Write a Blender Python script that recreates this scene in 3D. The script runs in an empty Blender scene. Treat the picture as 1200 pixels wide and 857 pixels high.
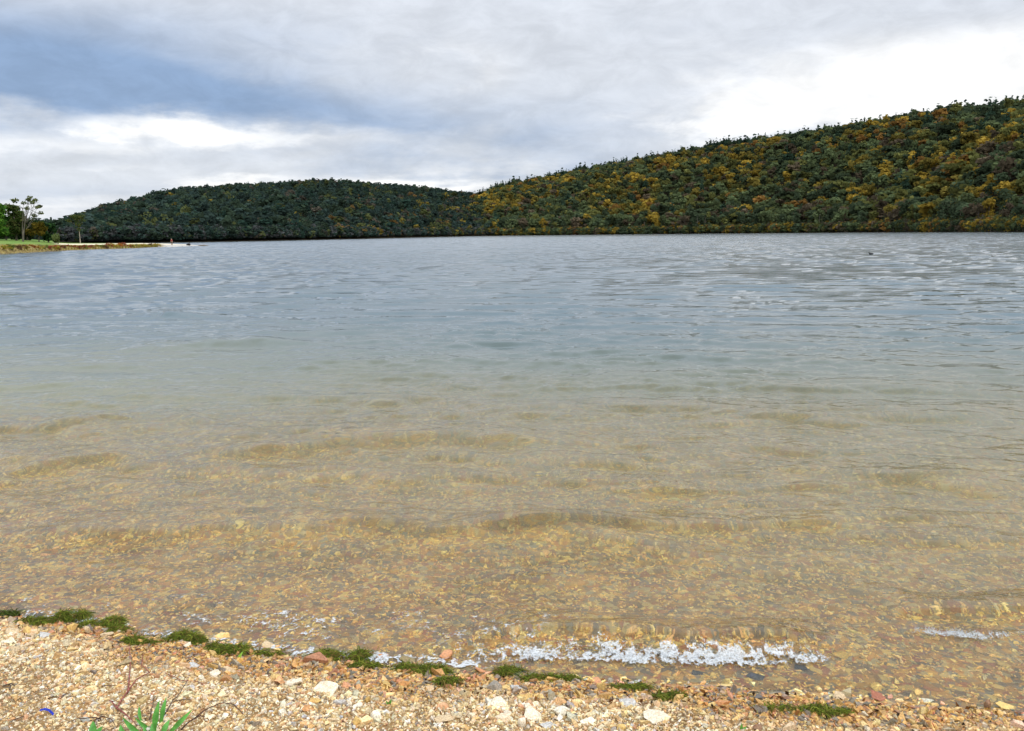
import bpy, bmesh, math, random
import numpy as np
from mathutils import Matrix, Vector

rng = np.random.default_rng(7)
random.seed(7)
C = bpy.context.scene.collection
PI = math.pi

# ------------------------------------------------------------------ camera
EYE = Vector((0.0, 0.0, 2.3))
F = 960.0
PITCH = math.atan((428.5 - 273.5) / F)
ROLL = -math.radians(0.70)
ROT = (Matrix.Rotation(PI / 2 - PITCH, 3, 'X') @ Matrix.Rotation(ROLL, 3, 'Z'))
cam_d = bpy.data.cameras.new('camera')
cam_d.sensor_width = 36.0
cam_d.lens = F / 1200 * 36
cam_d.clip_start = 0.05
cam_d.clip_end = 6000
cam = bpy.data.objects.new('camera', cam_d)
C.objects.link(cam)
cam.matrix_world = Matrix.Translation(EYE) @ ROT.to_4x4()
bpy.context.scene.camera = cam

def ray(px, py):
    return (ROT @ Vector(((px - 600) / F, -(py - 428.5) / F, -1))).normalized()

def on_plane(px, py, z=0.0):
    d = ray(px, py)
    return EYE + d * ((z - EYE.z) / d.z)

def at_depth(px, py, y):
    d = ray(px, py)
    return EYE + d * (y / d.y)

def horizon_y(px):
    lo, hi = 100.0, 450.0
    for _ in range(40):
        m = (lo + hi) / 2
        if ray(px, m).z > 0: lo = m
        else: hi = m
    return lo

# ------------------------------------------------------------------ helpers
def mesh_from(name, V, faces, mat, parent=None, smooth=False, col=None, attrs=None, mats=None, mat_idx=None):
    """V (n,3); faces: list of (m,k) int arrays"""
    me = bpy.data.meshes.new(name)
    V = np.asarray(V, dtype=np.float32)
    me.vertices.add(len(V))
    me.vertices.foreach_set('co', V.ravel())
    fl = [np.asarray(f, dtype=np.int32) for f in faces if len(f)]
    nl = sum(f.size for f in fl); npoly = sum(len(f) for f in fl)
    me.loops.add(nl); me.polygons.add(npoly)
    me.loops.foreach_set('vertex_index', np.concatenate([f.ravel() for f in fl]))
    starts, o = [], 0
    for f in fl:
        k = f.shape[1]
        starts.append(o + np.arange(len(f)) * k); o += f.size
    me.polygons.foreach_set('loop_start', np.concatenate(starts).astype(np.int32))
    if smooth:
        me.polygons.foreach_set('use_smooth', np.ones(npoly, dtype=bool))
    else:
        me.polygons.foreach_set('use_smooth', np.zeros(npoly, dtype=bool))
    if col is not None:
        a = me.color_attributes.new('col', 'FLOAT_COLOR', 'POINT')
        c = np.ones((len(V), 4), dtype=np.float32); cc = np.asarray(col, dtype=np.float32)
        c[:, :cc.shape[1]] = cc
        a.data.foreach_set('color', c.ravel())
    for k, v in (attrs or {}).items():
        a = me.attributes.new(k, 'FLOAT', 'POINT')
        a.data.foreach_set('value', np.asarray(v, dtype=np.float32))
    for m in (mats or [mat]):
        me.materials.append(m)
    if mat_idx is not None:
        me.polygons.foreach_set('material_index', np.asarray(mat_idx, dtype=np.int32))
    me.update(calc_edges=True)
    ob = bpy.data.objects.new(name, me)
    C.objects.link(ob)
    if parent: ob.parent = parent
    return ob

def tag(o, label=None, cat=None, group=None, kind=None):
    if label: o['label'] = label
    if cat: o['category'] = cat
    if group: o['group'] = group
    if kind: o['kind'] = kind
    return o

def empty(name, loc):
    o = bpy.data.objects.new(name, None); C.objects.link(o); o.location = loc
    o.empty_display_size = 0.1
    return o

def grid_faces(nr, nc):
    i = np.arange(nr - 1)[:, None] * nc + np.arange(nc - 1)[None, :]
    return np.stack([i, i + 1, i + nc + 1, i + nc], -1).reshape(-1, 4)

def _hash(ix, iy, s):
    n = (ix.astype(np.int64) * 374761393 + iy.astype(np.int64) * 668265263 + s * 1442695041) & 0xFFFFFFFF
    n = ((n ^ (n >> 13)) * 1274126177) & 0xFFFFFFFF
    return ((n ^ (n >> 16)) & 0xFFFF) / 65535.0

def vnoise(x, y, s=0):
    x = np.asarray(x, float); y = np.asarray(y, float)
    ix = np.floor(x); iy = np.floor(y)
    fx = x - ix; fy = y - iy
    fx = fx * fx * fx * (fx * (fx * 6 - 15) + 10); fy = fy * fy * fy * (fy * (fy * 6 - 15) + 10)
    a = _hash(ix, iy, s); b = _hash(ix + 1, iy, s); c = _hash(ix, iy + 1, s); d = _hash(ix + 1, iy + 1, s)
    return a + (b - a) * fx + (c - a) * fy + (a - b - c + d) * fx * fy

def fbm(x, y, s=0, o=4):
    t = 0; a = 0.5; n = 0
    for k in range(o):
        t = t + a * vnoise(x * 2 ** k + 17.3 * k, y * 2 ** k - 9.1 * k, s + k); n += a; a *= 0.55
    return t / n

def sstep(a, b, x):
    t = np.clip((x - a) / (b - a), 0, 1)
    return t * t * (3 - 2 * t)

# ------------------------------------------------------------------ node helper
class NT:
    def __init__(s, tree): s.t = tree; s.n = tree.nodes; s.l = tree.links
    def add(s, typ, ins=None, **kw):
        nd = s.n.new(typ)
        for k, v in kw.items(): setattr(nd, k, v)
        for k, v in (ins or {}).items(): s.set(nd.inputs[k], v)
        return nd
    def set(s, sock, v):
        if isinstance(v, bpy.types.NodeSocket): s.l.new(v, sock)
        elif isinstance(v, bpy.types.Node): s.l.new(v.outputs[0], sock)
        else: sock.default_value = v
    def math(s, op, a, b=0.0, c=0.0, clamp=False):
        nd = s.n.new('ShaderNodeMath'); nd.operation = op; nd.use_clamp = clamp
        s.set(nd.inputs[0], a); s.set(nd.inputs[1], b); s.set(nd.inputs[2], c)
        return nd.outputs[0]
    def mix(s, f, a, b, blend='MIX'):
        nd = s.n.new('ShaderNodeMix'); nd.data_type = 'RGBA'; nd.blend_type = blend
        s.set(nd.inputs[0], f); s.set(nd.inputs[6], a); s.set(nd.inputs[7], b)
        return nd.outputs[2]
    def maprange(s, v, a, b, c=0.0, d=1.0, smooth=True):
        nd = s.n.new('ShaderNodeMapRange'); nd.interpolation_type = 'SMOOTHSTEP' if smooth else 'LINEAR'
        s.set(nd.inputs[0], v)
        for i, q in zip((1, 2, 3, 4), (a, b, c, d)): nd.inputs[i].default_value = q
        return nd.outputs[0]

def new_mat(name):
    m = bpy.data.materials.new(name); m.use_nodes = True
    m.node_tree.nodes.clear()
    n = NT(m.node_tree)
    out = n.add('ShaderNodeOutputMaterial')
    return m, n, out

def rgb(*c): return (c[0], c[1], c[2], 1.0)

def simple_mat(name, color, rough=0.8, spec=0.3, var=0.25, scale=8.0, bump=0.0, bscale=60.0):
    m, n, out = new_mat(name)
    tc = n.add('ShaderNodeTexCoord').outputs['Object']
    nz = n.add('ShaderNodeTexNoise', {'Vector': tc, 'Scale': scale, 'Detail': 4.0})
    k = n.maprange(nz.outputs[0], 0.3, 0.7, 1 - var, 1 + var)
    c = n.mix(1.0, rgb(*color), k, 'MULTIPLY')
    b = n.add('ShaderNodeBsdfPrincipled', {'Base Color': c, 'Roughness': rough, 'Specular IOR Level': spec})
    if bump:
        bz = n.add('ShaderNodeTexNoise', {'Vector': tc, 'Scale': bscale, 'Detail': 3.0})
        bp = n.add('ShaderNodeBump', {'Strength': 0.6, 'Distance': bump, 'Height': bz.outputs[0]})
        n.set(b.inputs['Normal'], bp)
    n.set(out.inputs[0], b)
    return m

def leaf_mat(name, per_object=True, tint=(1, 1, 1)):
    """colour attribute times a little per-object variation, with light coming through the leaf"""
    m, n, out = new_mat(name)
    a = n.add('ShaderNodeAttribute', attribute_name='col').outputs['Color']
    c = a
    if per_object:
        r = n.add('ShaderNodeObjectInfo').outputs['Random']
        c = n.mix(1.0, c, n.maprange(r, 0, 1, 0.8, 1.4, False), 'MULTIPLY')
    d = n.add('ShaderNodeBsdfDiffuse', {'Color': c, 'Roughness': 0.6})
    t = n.add('ShaderNodeBsdfTranslucent', {'Color': c})
    mx = n.add('ShaderNodeMixShader', {0: 0.38, 1: d.outputs[0], 2: t.outputs[0]})
    n.set(out.inputs[0], mx)
    return m

# ------------------------------------------------------------------ shoreline, lake bed, beach
SH = [(-160, 702), (0, 720), (60, 728), (120, 737), (200, 752), (300, 763), (400, 775), (500, 790), (600, 796), (700, 801), (800, 806), (900, 815), (1000, 824), (1100, 830), (1200, 838), (1400, 850)]
_sp = np.array([[*on_plane(a, b)[:2]] for a, b in SH])
_o = np.argsort(_sp[:, 0]); _sp = _sp[_o]
_sl0 = (_sp[1, 1] - _sp[0, 1]) / (_sp[1, 0] - _sp[0, 0]); _sl1 = (_sp[-1, 1] - _sp[-2, 1]) / (_sp[-1, 0] - _sp[-2, 0])
_sx = np.concatenate([[-60], _sp[:, 0], [60]])
_sy = np.concatenate([[_sp[0, 1] + 0.35 * 55], _sp[:, 1], [_sp[-1, 1] - 0.05 * 55]])

def yshore(x): return np.interp(x, _sx, _sy)

def bed(x, y):
    x = np.asarray(x, float); y = np.asarray(y, float)
    ys = yshore(x)
    s = y - ys
    land = -s
    zl = 0.085 * land + 0.03 * (1 - np.exp(-np.maximum(land, 0) / 0.10)) + 0.10 * sstep(1.5, 6, land)
    dp = np.maximum(s, 0)
    zw = -(0.05 * dp + 0.028 * (1 - np.exp(-dp / 0.25)) + 0.0016 * np.maximum(dp - 3, 0) ** 2)
    zw = np.maximum(zw, -4.0)
    z = np.where(s < 0, zl, zw)
    near = np.clip(1 - np.abs(s) / 12, 0, 1)
    z = z + near * (0.030 * (fbm(x * 1.7, y * 1.7, 3, 3) - 0.5) + 0.012 * (fbm(x * 9, y * 9, 5, 3) - 0.5) * (np.abs(s) < 8))
    return z

def on_bed(px, py):
    p = on_plane(px, py, 0)
    for _ in range(12):
        z = float(bed(p.x, p.y))
        p = on_plane(px, py, z)
    return p

# ------------------------------------------------------------------ waves
WN = 150
w_lam = np.exp(rng.uniform(math.log(0.05), math.log(2.6), WN))
w_lam[:10] = rng.uniform(1.5, 2.6, 10)
w_k = 2 * PI / w_lam
_spread = np.interp(np.log(w_lam), [math.log(0.05), math.log(0.4), math.log(2.6)], [48, 30, 12])
w_th = np.radians(-90 - 7 + rng.normal(0, 1, WN) * _spread)
w_steep = np.interp(np.log(w_lam), [math.log(0.05), math.log(0.15), math.log(0.6), math.log(2.6)], [0.058, 0.100, 0.115, 0.070])
w_a = w_steep / w_k * math.sqrt(2 / (WN / 5.7))
w_kx = w_k * np.cos(w_th); w_ky = w_k * np.sin(w_th)
w_ph = rng.uniform(0, 2 * PI, WN)

def crest(pts, height, front, back, z0=0.0):
    P = np.array([[*on_plane(a, b, z0)[:2]] for a, b in pts])
    return (P[:, 0], P[:, 1], height, front, back)

# individual swells rolling in: the crest line, its height, the width of its front and back
SWELLS = [
    crest([(505, 752), (560, 748), (640, 743), (760, 752), (850, 755), (950, 752), (1005, 748)], 0.050, 0.11, 0.24),
    crest([(1010, 716), (1080, 722), (1140, 724), (1200, 722), (1280, 716)], 0.055, 0.08, 0.25),
    crest([(-80, 640), (60, 632), (200, 625), (330, 628), (480, 630), (640, 632), (760, 640), (900, 636)], 0.10, 0.22, 0.45),
    crest([(120, 545), (210, 533), (330, 532), (470, 520), (560, 516), (680, 524), (760, 520)], 0.105, 0.26, 0.65),
    crest([(-100, 568), (0, 556), (90, 548), (180, 540)], 0.07, 0.2, 0.55),
    crest([(640, 590), (760, 580), (900, 575), (1000, 566), (1150, 558), (1260, 548)], 0.036, 0.10, 0.45),
    crest([(480, 640), (700, 628), (850, 626), (1000, 610), (1130, 604), (1260, 600)], 0.036, 0.10, 0.40),
    crest([(620, 505), (800, 496), (980, 490), (1100, 492), (1250, 484)], 0.045, 0.16, 0.6),
    crest([(20, 505), (100, 497), (170, 492), (250, 494)], 0.05, 0.2, 0.6),
    crest([(290, 437), (340, 432), (440, 426), (560, 430)], 0.045, 0.32, 0.9),
    crest([(80, 418), (170, 409), (260, 405), (360, 408)], 0.075, 0.34, 0.9),
    crest([(130, 372), (190, 370), (240, 372)], 0.09, 0.4, 1.0),
]

def water_z(x, y, sp_r=None, sp_c=None, rows=None):
    """height of the surface; sp_r / sp_c: local sample spacing along y and x, to leave out ripples too fine for it"""
    h = np.zeros_like(x)
    s = y - yshore(x)
    gust = 0.40 + 2.1 * fbm(x * 0.30 + 3, y * 0.14, 21, 3) ** 2
    shoal = 0.18 + 0.82 * sstep(0.1, 3.2, s)
    yrow = y[:, 0] if sp_r is not None else None
    for i in range(WN):
        if sp_r is not None:
            sp = sp_r * abs(w_ky[i]) / w_k[i] + sp_c * abs(w_kx[i]) / w_k[i]
            f = np.clip((w_lam[i] / sp - 1.6) / 1.6, 0.0, 1) * (1 + (0.35 if w_lam[i] > 0.8 else 0.3) * sstep(14, 60, yrow))
            ok = f > 0
        else:
            f = None; ok = None
        sh = shoal if w_lam[i] > 0.5 else (0.45 + 0.55 * shoal) * (0.68 + 0.32 * sstep(7, 13, y))
        if f is None:
            h += w_a[i] * np.sin(w_kx[i] * x + w_ky[i] * y + w_ph[i]) * gust * sh
        else:
            r = np.where(ok)[0]
            if len(r) == 0: continue
            r1 = r.max() + 1
            h[:r1] += (w_a[i] * f[:r1, None]) * np.sin(w_kx[i] * x[:r1] + w_ky[i] * y[:r1] + w_ph[i]) * gust[:r1] * (sh[:r1])
    lim = 0.055 + 0.02 * sstep(10, 50, y)
    h = lim * np.tanh(h / lim)
    h = h + 3.0 * h * np.abs(h) * (h > 0)          # crests sharper than troughs
    for (cx, cy, H, fr, bk) in SWELLS:
        yc = np.interp(x, cx, cy)
        wob = 0.10 * (fbm(x * 1.3, x * 0 + cy[0], 31, 3) - 0.5) * (1 + 0.6 * (cy[0] - 4))
        d = y - yc - wob
        env = sstep(cx[0], cx[0] + 0.25 * (cx[-1] - cx[0]), x) * (1 - sstep(cx[-1] - 0.25 * (cx[-1] - cx[0]), cx[-1], x))
        env = env * (0.55 + 0.9 * fbm(x * 1.1 + 5, y * 0 + cy[0] * 3, 41, 3))
        prof = np.where(d < 0, np.exp(-(d / fr) ** 2), np.exp(-(d / bk) ** 2))
        h = h + 1.25 * H * env * prof
    return h

def build_water():
    ys = [2.6]
    while ys[-1] < 820:
        ys.append(ys[-1] + min(max(0.0045, ys[-1] ** 2 / (2.3 * F) * 0.55), 0.45 + 0.4 * float(sstep(380, 520, ys[-1]))))
    while ys[-1] < 1500:
        ys.append(ys[-1] * 1.035)
    ys = np.array(ys); NC = 900
    u = np.linspace(-0.86, 0.86, NC)
    Y = np.repeat(ys[:, None], NC, 1); X = u[None, :] * (Y + 0.25)
    spr = np.gradient(ys); spc = (ys + 0.25) * (u[1] - u[0])
    Z = water_z(X, Y, spr, spc)
    D = -bed(X, Y)
    jit = 2.6 * (fbm(X * 0.16 + 7, Y * 0.16, 301, 4) - 0.5)
    D0 = D; D = np.where(D > 0, D * np.exp(0.4 * jit), D); Yj = Y + 2.5 * jit
    V = np.stack([X, Y, Z], -1).reshape(-1, 3)
    murk = 1 - np.exp(-np.maximum(D - 0.04, 0) * 2.0 - 0.16 * np.maximum(Yj - 10, 0))
    deep = 1 - np.exp(-(np.maximum(D0, 0) * np.exp(0.25 * jit) / 0.42) ** 1.35)
    far = np.clip(np.log(np.maximum(Y, 4) / 4) / math.log(100), 0, 1)
    return V, len(ys), NC, murk.ravel(), deep.ravel(), far.ravel()

def water_mat():
    m, n, out = new_mat('lake water')
    P = n.add('ShaderNodeNewGeometry').outputs['Position']
    murk = n.add('ShaderNodeAttribute', attribute_name='murk').outputs['Fac']
    deep = n.add('ShaderNodeAttribute', attribute_name='deep').outputs['Fac']
    far = n.add('ShaderNodeAttribute', attribute_name='far').outputs['Fac']
    # fine ripples near; choppy wavelets farther out
    mp = n.add('ShaderNodeMapping', {'Vector': P, 'Scale': (1.0, 1.5, 1.0)})
    r1 = n.add('ShaderNodeTexNoise', {'Vector': mp, 'Scale': 16.0, 'Detail': 3.0, 'Roughness': 0.55})
    mp2 = n.add('ShaderNodeMapping', {'Vector': P, 'Scale': (0.55, 1.3, 1.0), 'Rotation': (0, 0, 0.10)})
    r2 = n.add('ShaderNodeTexNoise', {'Vector': mp2, 'Scale': 1.3, 'Detail': 5.0, 'Roughness': 0.6, 'Distortion': 0.3})
    b1 = n.add('ShaderNodeBump', {'Strength': 0.6, 'Distance': 0.005, 'Height': r1.outputs[0]})
    mp3 = n.add('ShaderNodeMapping', {'Vector': P, 'Scale': (0.6, 1.3, 1.0), 'Rotation': (0, 0, -0.12)})
    r3 = n.add('ShaderNodeTexNoise', {'Vector': mp3, 'Scale': 5.0, 'Detail': 4.0, 'Roughness': 0.6, 'Distortion': 0.4})
    b1 = n.add('ShaderNodeBump', {'Strength': n.maprange(far, 0.12, 0.5, 0.4, 1.0), 'Distance': 0.010, 'Height': r3.outputs[0], 'Normal': b1})
    b2 = n.add('ShaderNodeBump', {'Strength': n.maprange(far, 0.30, 0.65, 0.0, 1.0), 'Distance': 0.05, 'Height': r2.outputs[0], 'Normal': b1})
    N = b2.outputs[0]
    fr = n.add('ShaderNodeFresnel', {'IOR': 1.333, 'Normal': N})
    gl = n.add('ShaderNodeBsdfGlossy', {'Color': rgb(1, 1, 1), 'Roughness': n.maprange(far, 0.2, 0.9, 0.02, 0.16), 'Normal': N})
    rf = n.add('ShaderNodeBsdfRefraction', {'Color': rgb(1.0, 0.98, 0.84), 'Roughness': 0.0, 'IOR': 1.333, 'Normal': N})
    mc = n.mix(deep, rgb(0.43, 0.37, 0.15), rgb(0.066, 0.098, 0.104))
    df = n.add('ShaderNodeBsdfDiffuse', {'Color': mc, 'Normal': N})
    body = n.add('ShaderNodeMixShader', {0: murk, 1: rf.outputs[0], 2: df.outputs[0]})
    mx = n.add('ShaderNodeMixShader', {0: fr.outputs[0], 1: body.outputs[0], 2: gl.outputs[0]})
    n.set(out.inputs[0], mx)
    return m

# ------------------------------------------------------------------ ground sheet
def ground_mat():
    m, n, out = new_mat('gravel ground')
    P = n.add('ShaderNodeNewGeometry').outputs['Position']
    wet = n.add('ShaderNodeAttribute', attribute_name='wet').outputs['Fac']
    v = n.add('ShaderNodeTexVoronoi', {'Vector': P, 'Scale': 55.0, 'Randomness': 1.0})
    v2 = n.add('ShaderNodeTexVoronoi', {'Vector': P, 'Scale': 22.0, 'Randomness': 1.0})
    sep = n.add('ShaderNodeSeparateColor', {0: v.outputs['Color']})
    cr = n.add('ShaderNodeValToRGB', {0: sep.outputs[0]})
    e = cr.color_ramp.elements
    e[0].color = rgb(0.30, 0.20, 0.09); e[1].color = rgb(0.62, 0.52, 0.36)
    for p_, c_ in ((0.3, (0.45, 0.32, 0.15)), (0.5, (0.36, 0.22, 0.10)), (0.7, (0.52, 0.42, 0.26)), (0.85, (0.33, 0.30, 0.26))):
        q = e.new(p_); q.color = rgb(*c_)
    sep2 = n.add('ShaderNodeSeparateColor', {0: v2.outputs['Color']})
    cr2 = n.add('ShaderNodeValToRGB', {0: sep2.outputs[1]})
    e = cr2.color_ramp.elements
    e[0].color = rgb(0.34, 0.19, 0.06); e[1].color = rgb(0.50, 0.36, 0.14)
    for p_, c_ in ((0.25, (0.16, 0.13, 0.10)), (0.45, (0.42, 0.25, 0.08)), (0.65, (0.30, 0.13, 0.07)), (0.8, (0.20, 0.18, 0.15))):
        q = e.new(p_); q.color = rgb(*c_)
    c = n.mix(wet, n.mix(1.0, cr.outputs[0], rgb(.62, .50, .36), 'MULTIPLY'), n.mix(1.0, cr2.outputs[0], rgb(1.25, 1.2, 1.1), 'MULTIPLY'))  # dry ground darkened: shade in the gaps between stones put into its colour
    big = n.add('ShaderNodeTexNoise', {'Vector': P, 'Scale': 2.2, 'Detail': 4.0})
    c = n.mix(1.0, c, n.maprange(big.outputs[0], 0.3, 0.7, 0.75, 1.2), 'MULTIPLY')
    b = n.add('ShaderNodeBsdfPrincipled', {'Base Color': c, 'Roughness': n.maprange(wet, 0, 1, 0.9, 0.45), 'Specular IOR Level': 0.3})
    h = n.math('ADD', v.outputs['Distance'], n.math('MULTIPLY', v2.outputs['Distance'], 1.5))
    bp = n.add('ShaderNodeBump', {'Strength': 0.8, 'Distance': 0.006, 'Height': h}, invert=True)
    n.set(b.inputs['Normal'], bp)
    n.set(out.inputs[0], b)
    return m

def build_ground():
    ys = [-9.0, -6, -4, -2.5, -1.2, 0, 0.8, 1.5, 2.1, 2.6]
    while ys[-1] < 12: ys.append(ys[-1] + 0.03)
    while ys[-1] < 4500: ys.append(ys[-1] * 1.05)
    ys = np.array(ys); NC = 420
    u = np.linspace(-1, 1, NC)
    hw = 0.9 * np.maximum(ys, 0) + 6
    Y = np.repeat(ys[:, None], NC, 1); X = u[None, :] * hw[:, None] * (0.4 + 0.6 * np.abs(u[None, :]))
    Z = bed(X, Y)
    s = Y - yshore(X)
    wet = sstep(-0.32, -0.05, s)
    return np.stack([X, Y, Z], -1).reshape(-1, 3), len(ys), NC, wet.ravel()

# ------------------------------------------------------------------ gravel
def chip_protos(k):
    out = []
    for i in range(k):
        r = np.random.default_rng(100 + i)
        n = 6
        a = np.sort(r.uniform(0, 2 * PI, n) * 0.5 + np.arange(n) * 2 * PI / n * 1.0)
        rad = r.uniform(0.72, 1.1, n)
        ring = np.stack([np.cos(a) * rad, np.sin(a) * rad * r.uniform(0.6, 0.9)], -1)
        top = ring * r.uniform(0.6, 0.88) + r.uniform(-.1, .1, 2)
        V = np.zeros((2 * n, 3)); V[:n, :2] = ring; V[n:, :2] = top
        V[:n, 2] = -0.55; V[n:, 2] = 0.55 + r.uniform(-.28, .28, n)
        V[:n, 2] += r.uniform(-.1, .1, n)
        out.append(V)
    return out
CH = chip_protos(24)
_n = 6
CH_Q = np.array([[i, (i + 1) % _n, (i + 1) % _n + _n, i + _n] for i in range(_n)])
CH_T = np.array([[_n, _n + i, _n + i + 1] for i in range(1, _n - 1)])

DRY = np.array([(0.74, 0.60, 0.37), (0.70, 0.51, 0.27), (0.63, 0.43, 0.19), (0.78, 0.67, 0.46), (0.58, 0.34, 0.14), (0.52, 0.48, 0.42), (0.82, 0.74, 0.58), (0.54, 0.29, 0.15), (0.30, 0.25, 0.19)])
DRY_P = np.array([.22, .22, .17, .12, .09, .04, .06, .05, .03])
WETC = 1.5 * np.array([(0.52, 0.33, 0.10), (0.58, 0.41, 0.14), (0.46, 0.25, 0.09), (0.36, 0.21, 0.11), (0.20, 0.18, 0.13), (0.62, 0.48, 0.20), (0.30, 0.28, 0.21), (0.48, 0.24, 0.13), (0.13, 0.125, 0.105)])
WET_P = np.array([.19, .20, .12, .08, .10, .11, .08, .06, .06])

def chips(name, x, y, size, mat, lift=0.22, tilt=0.25, pal_mix=None, flat=(0.28, 0.55)):
    N = len(x)
    z = bed(x, y)
    s = y - yshore(x)
    pid = rng.integers(0, len(CH), N)
    rz = rng.uniform(0, 2 * PI, N); ta = rng.uniform(0, 2 * PI, N); tm = np.abs(rng.normal(0, tilt, N))
    sx = size * 0.5 * rng.uniform(0.85, 1.25, N); sy = size * 0.5 * rng.uniform(0.6, 1.0, N); sz = size * 0.5 * rng.uniform(flat[0], flat[1], N)
    d = DRY[rng.choice(len(DRY), N, p=DRY_P)]; w = WETC[rng.choice(len(WETC), N, p=WET_P)]
    edge = -0.30 + 0.22 * (fbm(x * 2.0, y * 2.0, 77, 3) - 0.5) * 2
    wet = sstep(edge - 0.12, edge + 0.16, s)
    # some wet and damp ones thrown farther up
    wet = np.clip(np.where(rng.uniform(0, 1, N) < 0.9, wet, wet * 0.3 + rng.uniform(0, 0.3, N)), 0, 1)
    col = d * (1 - wet[:, None]) + w * wet[:, None]
    col = col * (1 - (wet * (s < 0.02))[:, None] * np.array([0.32, 0.42, 0.48]))
    vr = np.where(s > .1, .55, 1.0)[:, None]
    col = col * (1 + vr * rng.uniform(-0.32, 0.28, (N, 1)))
    col = np.where((s > .1)[:, None], .66 * col + .34 * np.array((.88, .60, .20)), col) * rng.uniform(0.95, 1.05, (N, 3))
    V = np.zeros((N, 12, 3), dtype=np.float32)
    for p in range(len(CH)):
        idx = np.where(pid == p)[0]
        if not len(idx): continue
        L = CH[p][None] * np.stack([sx[idx], sy[idx], sz[idx]], -1)[:, None, :]
        c, q = np.cos(rz[idx])[:, None], np.sin(rz[idx])[:, None]
        X = L[..., 0] * c - L[..., 1] * q; Yy = L[..., 0] * q + L[..., 1] * c; Z = L[..., 2]
        ca, sa = np.cos(ta[idx])[:, None], np.sin(ta[idx])[:, None]
        ct, st = np.cos(tm[idx])[:, None], np.sin(tm[idx])[:, None]
        a = X * ca + Yy * sa; b = -X * sa + Yy * ca
        a2 = a * ct + Z * st; Z2 = -a * st + Z * ct
        X = a2 * ca - b * sa; Yy = a2 * sa + b * ca
        V[idx, :, 0] = X + x[idx, None]; V[idx, :, 1] = Yy + y[idx, None]; V[idx, :, 2] = Z2 + (z[idx] + lift * sz[idx])[:, None]
    off = (np.arange(N) * 12)[:, None, None]
    Q = (CH_Q[None] + off).reshape(-1, 4); T = (CH_T[None] + off).reshape(-1, 3)
    c4 = np.concatenate([np.repeat(col, 12, 0), np.repeat(wet, 12)[:, None]], 1)
    return mesh_from(name, V.reshape(-1, 3), [Q, T], mat, col=c4)

def stone_mat(name='stone', color=None):
    m, n, out = new_mat(name)
    P = n.add('ShaderNodeNewGeometry').outputs['Position']
    if color is None:
        at = n.add('ShaderNodeAttribute', attribute_name='col')
        c, wet = at.outputs['Color'], at.outputs['Alpha']
    else:
        c, wet = rgb(*color[:3]), color[3]
    nz = n.add('ShaderNodeTexNoise', {'Vector': P, 'Scale': 120.0, 'Detail': 4.0, 'Roughness': 0.65})
    nl = n.add('ShaderNodeTexNoise', {'Vector': P, 'Scale': 28.0, 'Detail': 3.0})
    c = n.mix(1.0, c, n.maprange(nz.outputs[0], 0.3, 0.7, 0.62, 1.28), 'MULTIPLY')
    c = n.mix(n.maprange(nl.outputs[0], 0.5, 0.75, 0.0, 0.45), c, n.mix(1.0, c, rgb(0.95, 0.62, 0.38), 'MULTIPLY'))
    ro = n.math('MULTIPLY_ADD', wet, -0.48, 0.88) if not isinstance(wet, float) else 0.88 - 0.48 * wet
    b = n.add('ShaderNodeBsdfPrincipled', {'Base Color': c, 'Roughness': ro, 'Specular IOR Level': 0.35})
    bp = n.add('ShaderNodeBump', {'Strength': 0.5, 'Distance': 0.003, 'Height': nz.outputs[0]})
    n.set(b.inputs['Normal'], bp)
    n.set(out.inputs[0], b)
    return m

def scatter(n, s0, s1, dens=None, xlim=0.80):
    """points in the band s0..s1 from the waterline, inside the stretch of shore one could see"""
    xs, ys = [], []
    got = 0
    while got < n:
        y = rng.uniform(2.4, 5.2 + max(s1, 0), n * 2); x = rng.uniform(-1, 1, n * 2) * (xlim * y + 0.5)
        wgt = rng.uniform(0, 1, n * 2) < (xlim * y + 0.5) / (xlim * (5.2 + max(s1, 0)) + 0.5)
        s = y - yshore(x)
        ok = (s > s0) & (s < s1) & (rng.uniform(0, 1, n * 2) < (1 if dens is None else dens(x, y, s)))
        # uniform per area: x-range already scales with y
        ok &= wgt
        xs.append(x[ok]); ys.append(y[ok]); got += ok.sum()
    return np.concatenate(xs)[:n], np.concatenate(ys)[:n]

# ------------------------------------------------------------------ foliage
def leaf_cloud(clumps, n, size, r, wpow=0.75):
    """n leaf-sprays (quads) spread through the clumps; returns V (n*4,3) and centre shade"""
    cl = np.array(clumps, float)
    vol = cl[:, 3] * cl[:, 4] * cl[:, 5]
    w = vol ** wpow; w /= w.sum()
    id_ = r.choice(len(cl), n, p=w)
    d = r.normal(0, 1, (n, 3)); d /= np.linalg.norm(d, axis=1)[:, None]
    rad = r.uniform(0.25, 1, n) ** 0.5 * r.uniform(0.8, 1.12, n)
    c = cl[id_, :3] + d * cl[id_, 3:6] * rad[:, None]
    nrm = d * 0.8 + np.array([0, 0, 0.35]) + r.normal(0, 0.55, (n, 3)); nrm /= np.linalg.norm(nrm, axis=1)[:, None]
    t = np.cross(nrm, r.normal(0, 1, (n, 3))); t /= np.linalg.norm(t, axis=1)[:, None]
    b = np.cross(nrm, t)
    s = size * r.uniform(0.6, 1.35, n)
    t = t * (s * 0.5)[:, None]; b = b * (s * 0.5 * r.uniform(0.55, 1, n))[:, None]
    V = np.stack([c - t - b * r.uniform(.3, 1, (n, 1)), c + t * r.uniform(.4, 1, (n, 1)) - b, c + t + b * r.uniform(.3, 1, (n, 1)), c - t * r.uniform(.3, 1, (n, 1)) + b], 1)
    shade = r.uniform(0.72, 1.28, n) * cl[id_, 6] if cl.shape[1] > 6 else r.uniform(0.72, 1.28, n)
    return V.reshape(-1, 3), np.repeat(shade, 4)

def quads(n): return np.arange(n * 4).reshape(-1, 4)

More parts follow.
